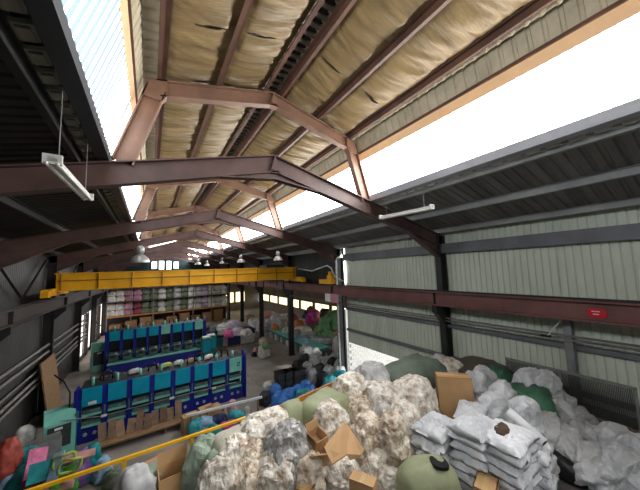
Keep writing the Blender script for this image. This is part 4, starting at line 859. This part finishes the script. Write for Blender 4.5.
MB().box((c.x, c.y+.35, c.z), (.04, .62, .52)).build('white_half', 'white_paint', t); MB().box((c.x, c.y-.35, c.z), (.04, .8, .56)).build('pink_half', 'pinkish', t); MB().bar((c.x, c.y-.3, c.z+.26), (c.x, c.y-.3, 5.92), .02, .02).bar((c.x, c.y+.3, c.z+.25), (c.x, c.y+.3, 5.92), .02, .02).build('hanger', 'dark_steel', t)

# ------------------------------------------------------------------ sack loft across the far end
YL = 45.
t = thing('sack_loft', 'steel loft rack of caged sacks across the far end of the hall', 'rack', (3, YL, 0))
for k in range(7): MB().box((-4.6+k*2.55, YL-.7, 3), (.12, .12, 6)).build('post', 'pipe_grey', t)
for z in (2.2, 4.05, 5.75):
    MB().box((3.05, YL-.7, z), (15.4, .14, .16)).build('beam', 'dark_steel' if z > 3 else 'plank_orange', t)  # lowest beam: the orange light on it is put into its colour
    if z < 5: MB().box((3.05, YL+.3, z), (15.4, 2.1, .06)).build('shelf', 'wood', t)
lc = ['white_bag', 'white_bag', 'pinkbale', 'maroon', 'moss', 'moss', 'palegrey', 'moss', 'silver', 'moss', 'white_bag', 'silver', 'lilac', 'white_bag', 'palegrey', 'white_bag']
LMESH = {}
for lev, z in enumerate((2.24, 4.09)):
    for k in range(16):
        for hh in range(2):
            c = lc[k] if not (lev and k == 3) else 'pinkbale'
            key = (c, k % 3)
            if key not in LMESH: LMESH[key] = blob_mesh('loft_sack', c, 1.0, .95, .86, k*.7, sub=3, n=5, cr=.05, fold=.6)
            o = bpy.data.objects.new('loft_sack', LMESH[key]); COL.objects.link(o); o.location = (-4.25+k*.965, YL+.05, z+hh*.80); o.rotation_euler = (0, 0, random.uniform(-.2, .2))
            tag(o, '%s sack caged in the far loft rack' % {'white_bag': 'white', 'pinkbale': 'pink', 'maroon': 'maroon', 'moss': 'mossy grey', 'palegrey': 'pale grey', 'silver': 'silver', 'lilac': 'lilac'}[c], 'sack', 'loft sacks '+c.replace('white_bag', 'white'))
MB().box((3.05, YL+1.4, 3.0), (15.6, .06, 6.0)).build('added_rear_panel', 'dark_steel', t)  # added to block bright gaps between the loft sacks
# brown goods under the loft
for k in range(9):
    x = -3.6+k*1.6; carton('carton', 'large dark brown carton under the far loft rack', (x, YL-.2), 0, 1.3, 1.2, 1.2+.6*((k*7) % 3)/2, .1*((k % 3)-1), m='kraft_dark', group='cartons under the far loft')
pile([(112, 318, 2., 1.6, 1.2, .5, 'orange', 'orange lit bundle under the far loft'), (150, 313, 2., 1.6, 1.2, .5, 'tan', 'tan bundle under the far loft')]) if 0 else None
# goods on top of the loft
for k in range(11):
    o = bpy.data.objects.new('loft_sack', LMESH[(('charcoal'), 9)] if ('charcoal', 9) in LMESH else LMESH.setdefault(('charcoal', 9), blob_mesh('loft_sack', 'charcoal', 1.2, .9, .5, 8, sub=2, cr=.08))); COL.objects.link(o); o.location = (-3+k*1.15, YL+.3, 5.83); tag(o, 'dark sack lying on top of the far loft rack', 'sack', 'dark sacks on the loft top')
MB_ = MB().box((3.05, YL+.3, 5.80), (15.4, 2.1, .06)).build('shelf', 'wood', t)

# ------------------------------------------------------------------ dark side wall: pipes, boards, ladder
for k, z in enumerate((3.75, 3.35, 2.75, 2.35, 2.05)):
    tag(MB().tube([(XL+.35, 9, z), (XL+.35, 33, z)], .07 if k != 2 else .05, 8).build('wall_pipe', 'pipe_grey', None, True), 'grey pipe in the bundle along the dark side wall', 'pipe', 'pipes along the dark side wall')
o = MB().box((0, 0, 1.6), (.06, 2.4, 3.2)).build('plywood_sheet', 'wood', None); o.location = (XL+1.0, 21, 0); o.rotation_euler = (0, R_(-8), 0); tag(o, 'tall brown panel leaning on the dark side wall', 'panel')
t = thing('steel_ladder', 'grey steel ladder leaning at the dark side wall by the coloured heap', 'ladder', (-4.2, 13.6, 0))
for s in (-.25, .25): MB().tube([(-4.0, 12.9+s, 0), (-5.0, 13.2+s, 3.4)], .035, 8).build('stile', 'pipe_grey', t)
for k in range(10): MB().tube([(-4.0-k*.1, 12.65+k*.03, .2+k*.34), (-4.0-k*.1, 13.15+k*.03, .2+k*.34)], .02, 6).build('rung', 'pipe_grey', t)
for y0 in (FR[1], FR[2]):
    tag(MB().bar((XL+.3, y0+.2, 8.6), (XL+.3, y0+3.2, 6.8), .1, .1).bar((XL+.3, y0+6.4, 8.6), (XL+.3, y0+3.6, 6.8), .1, .1).build('bracing_rod', 'dark_steel', None), 'dark diagonal wall brace above the dark runway beam', 'bracing', 'side wall braces', 'structure')
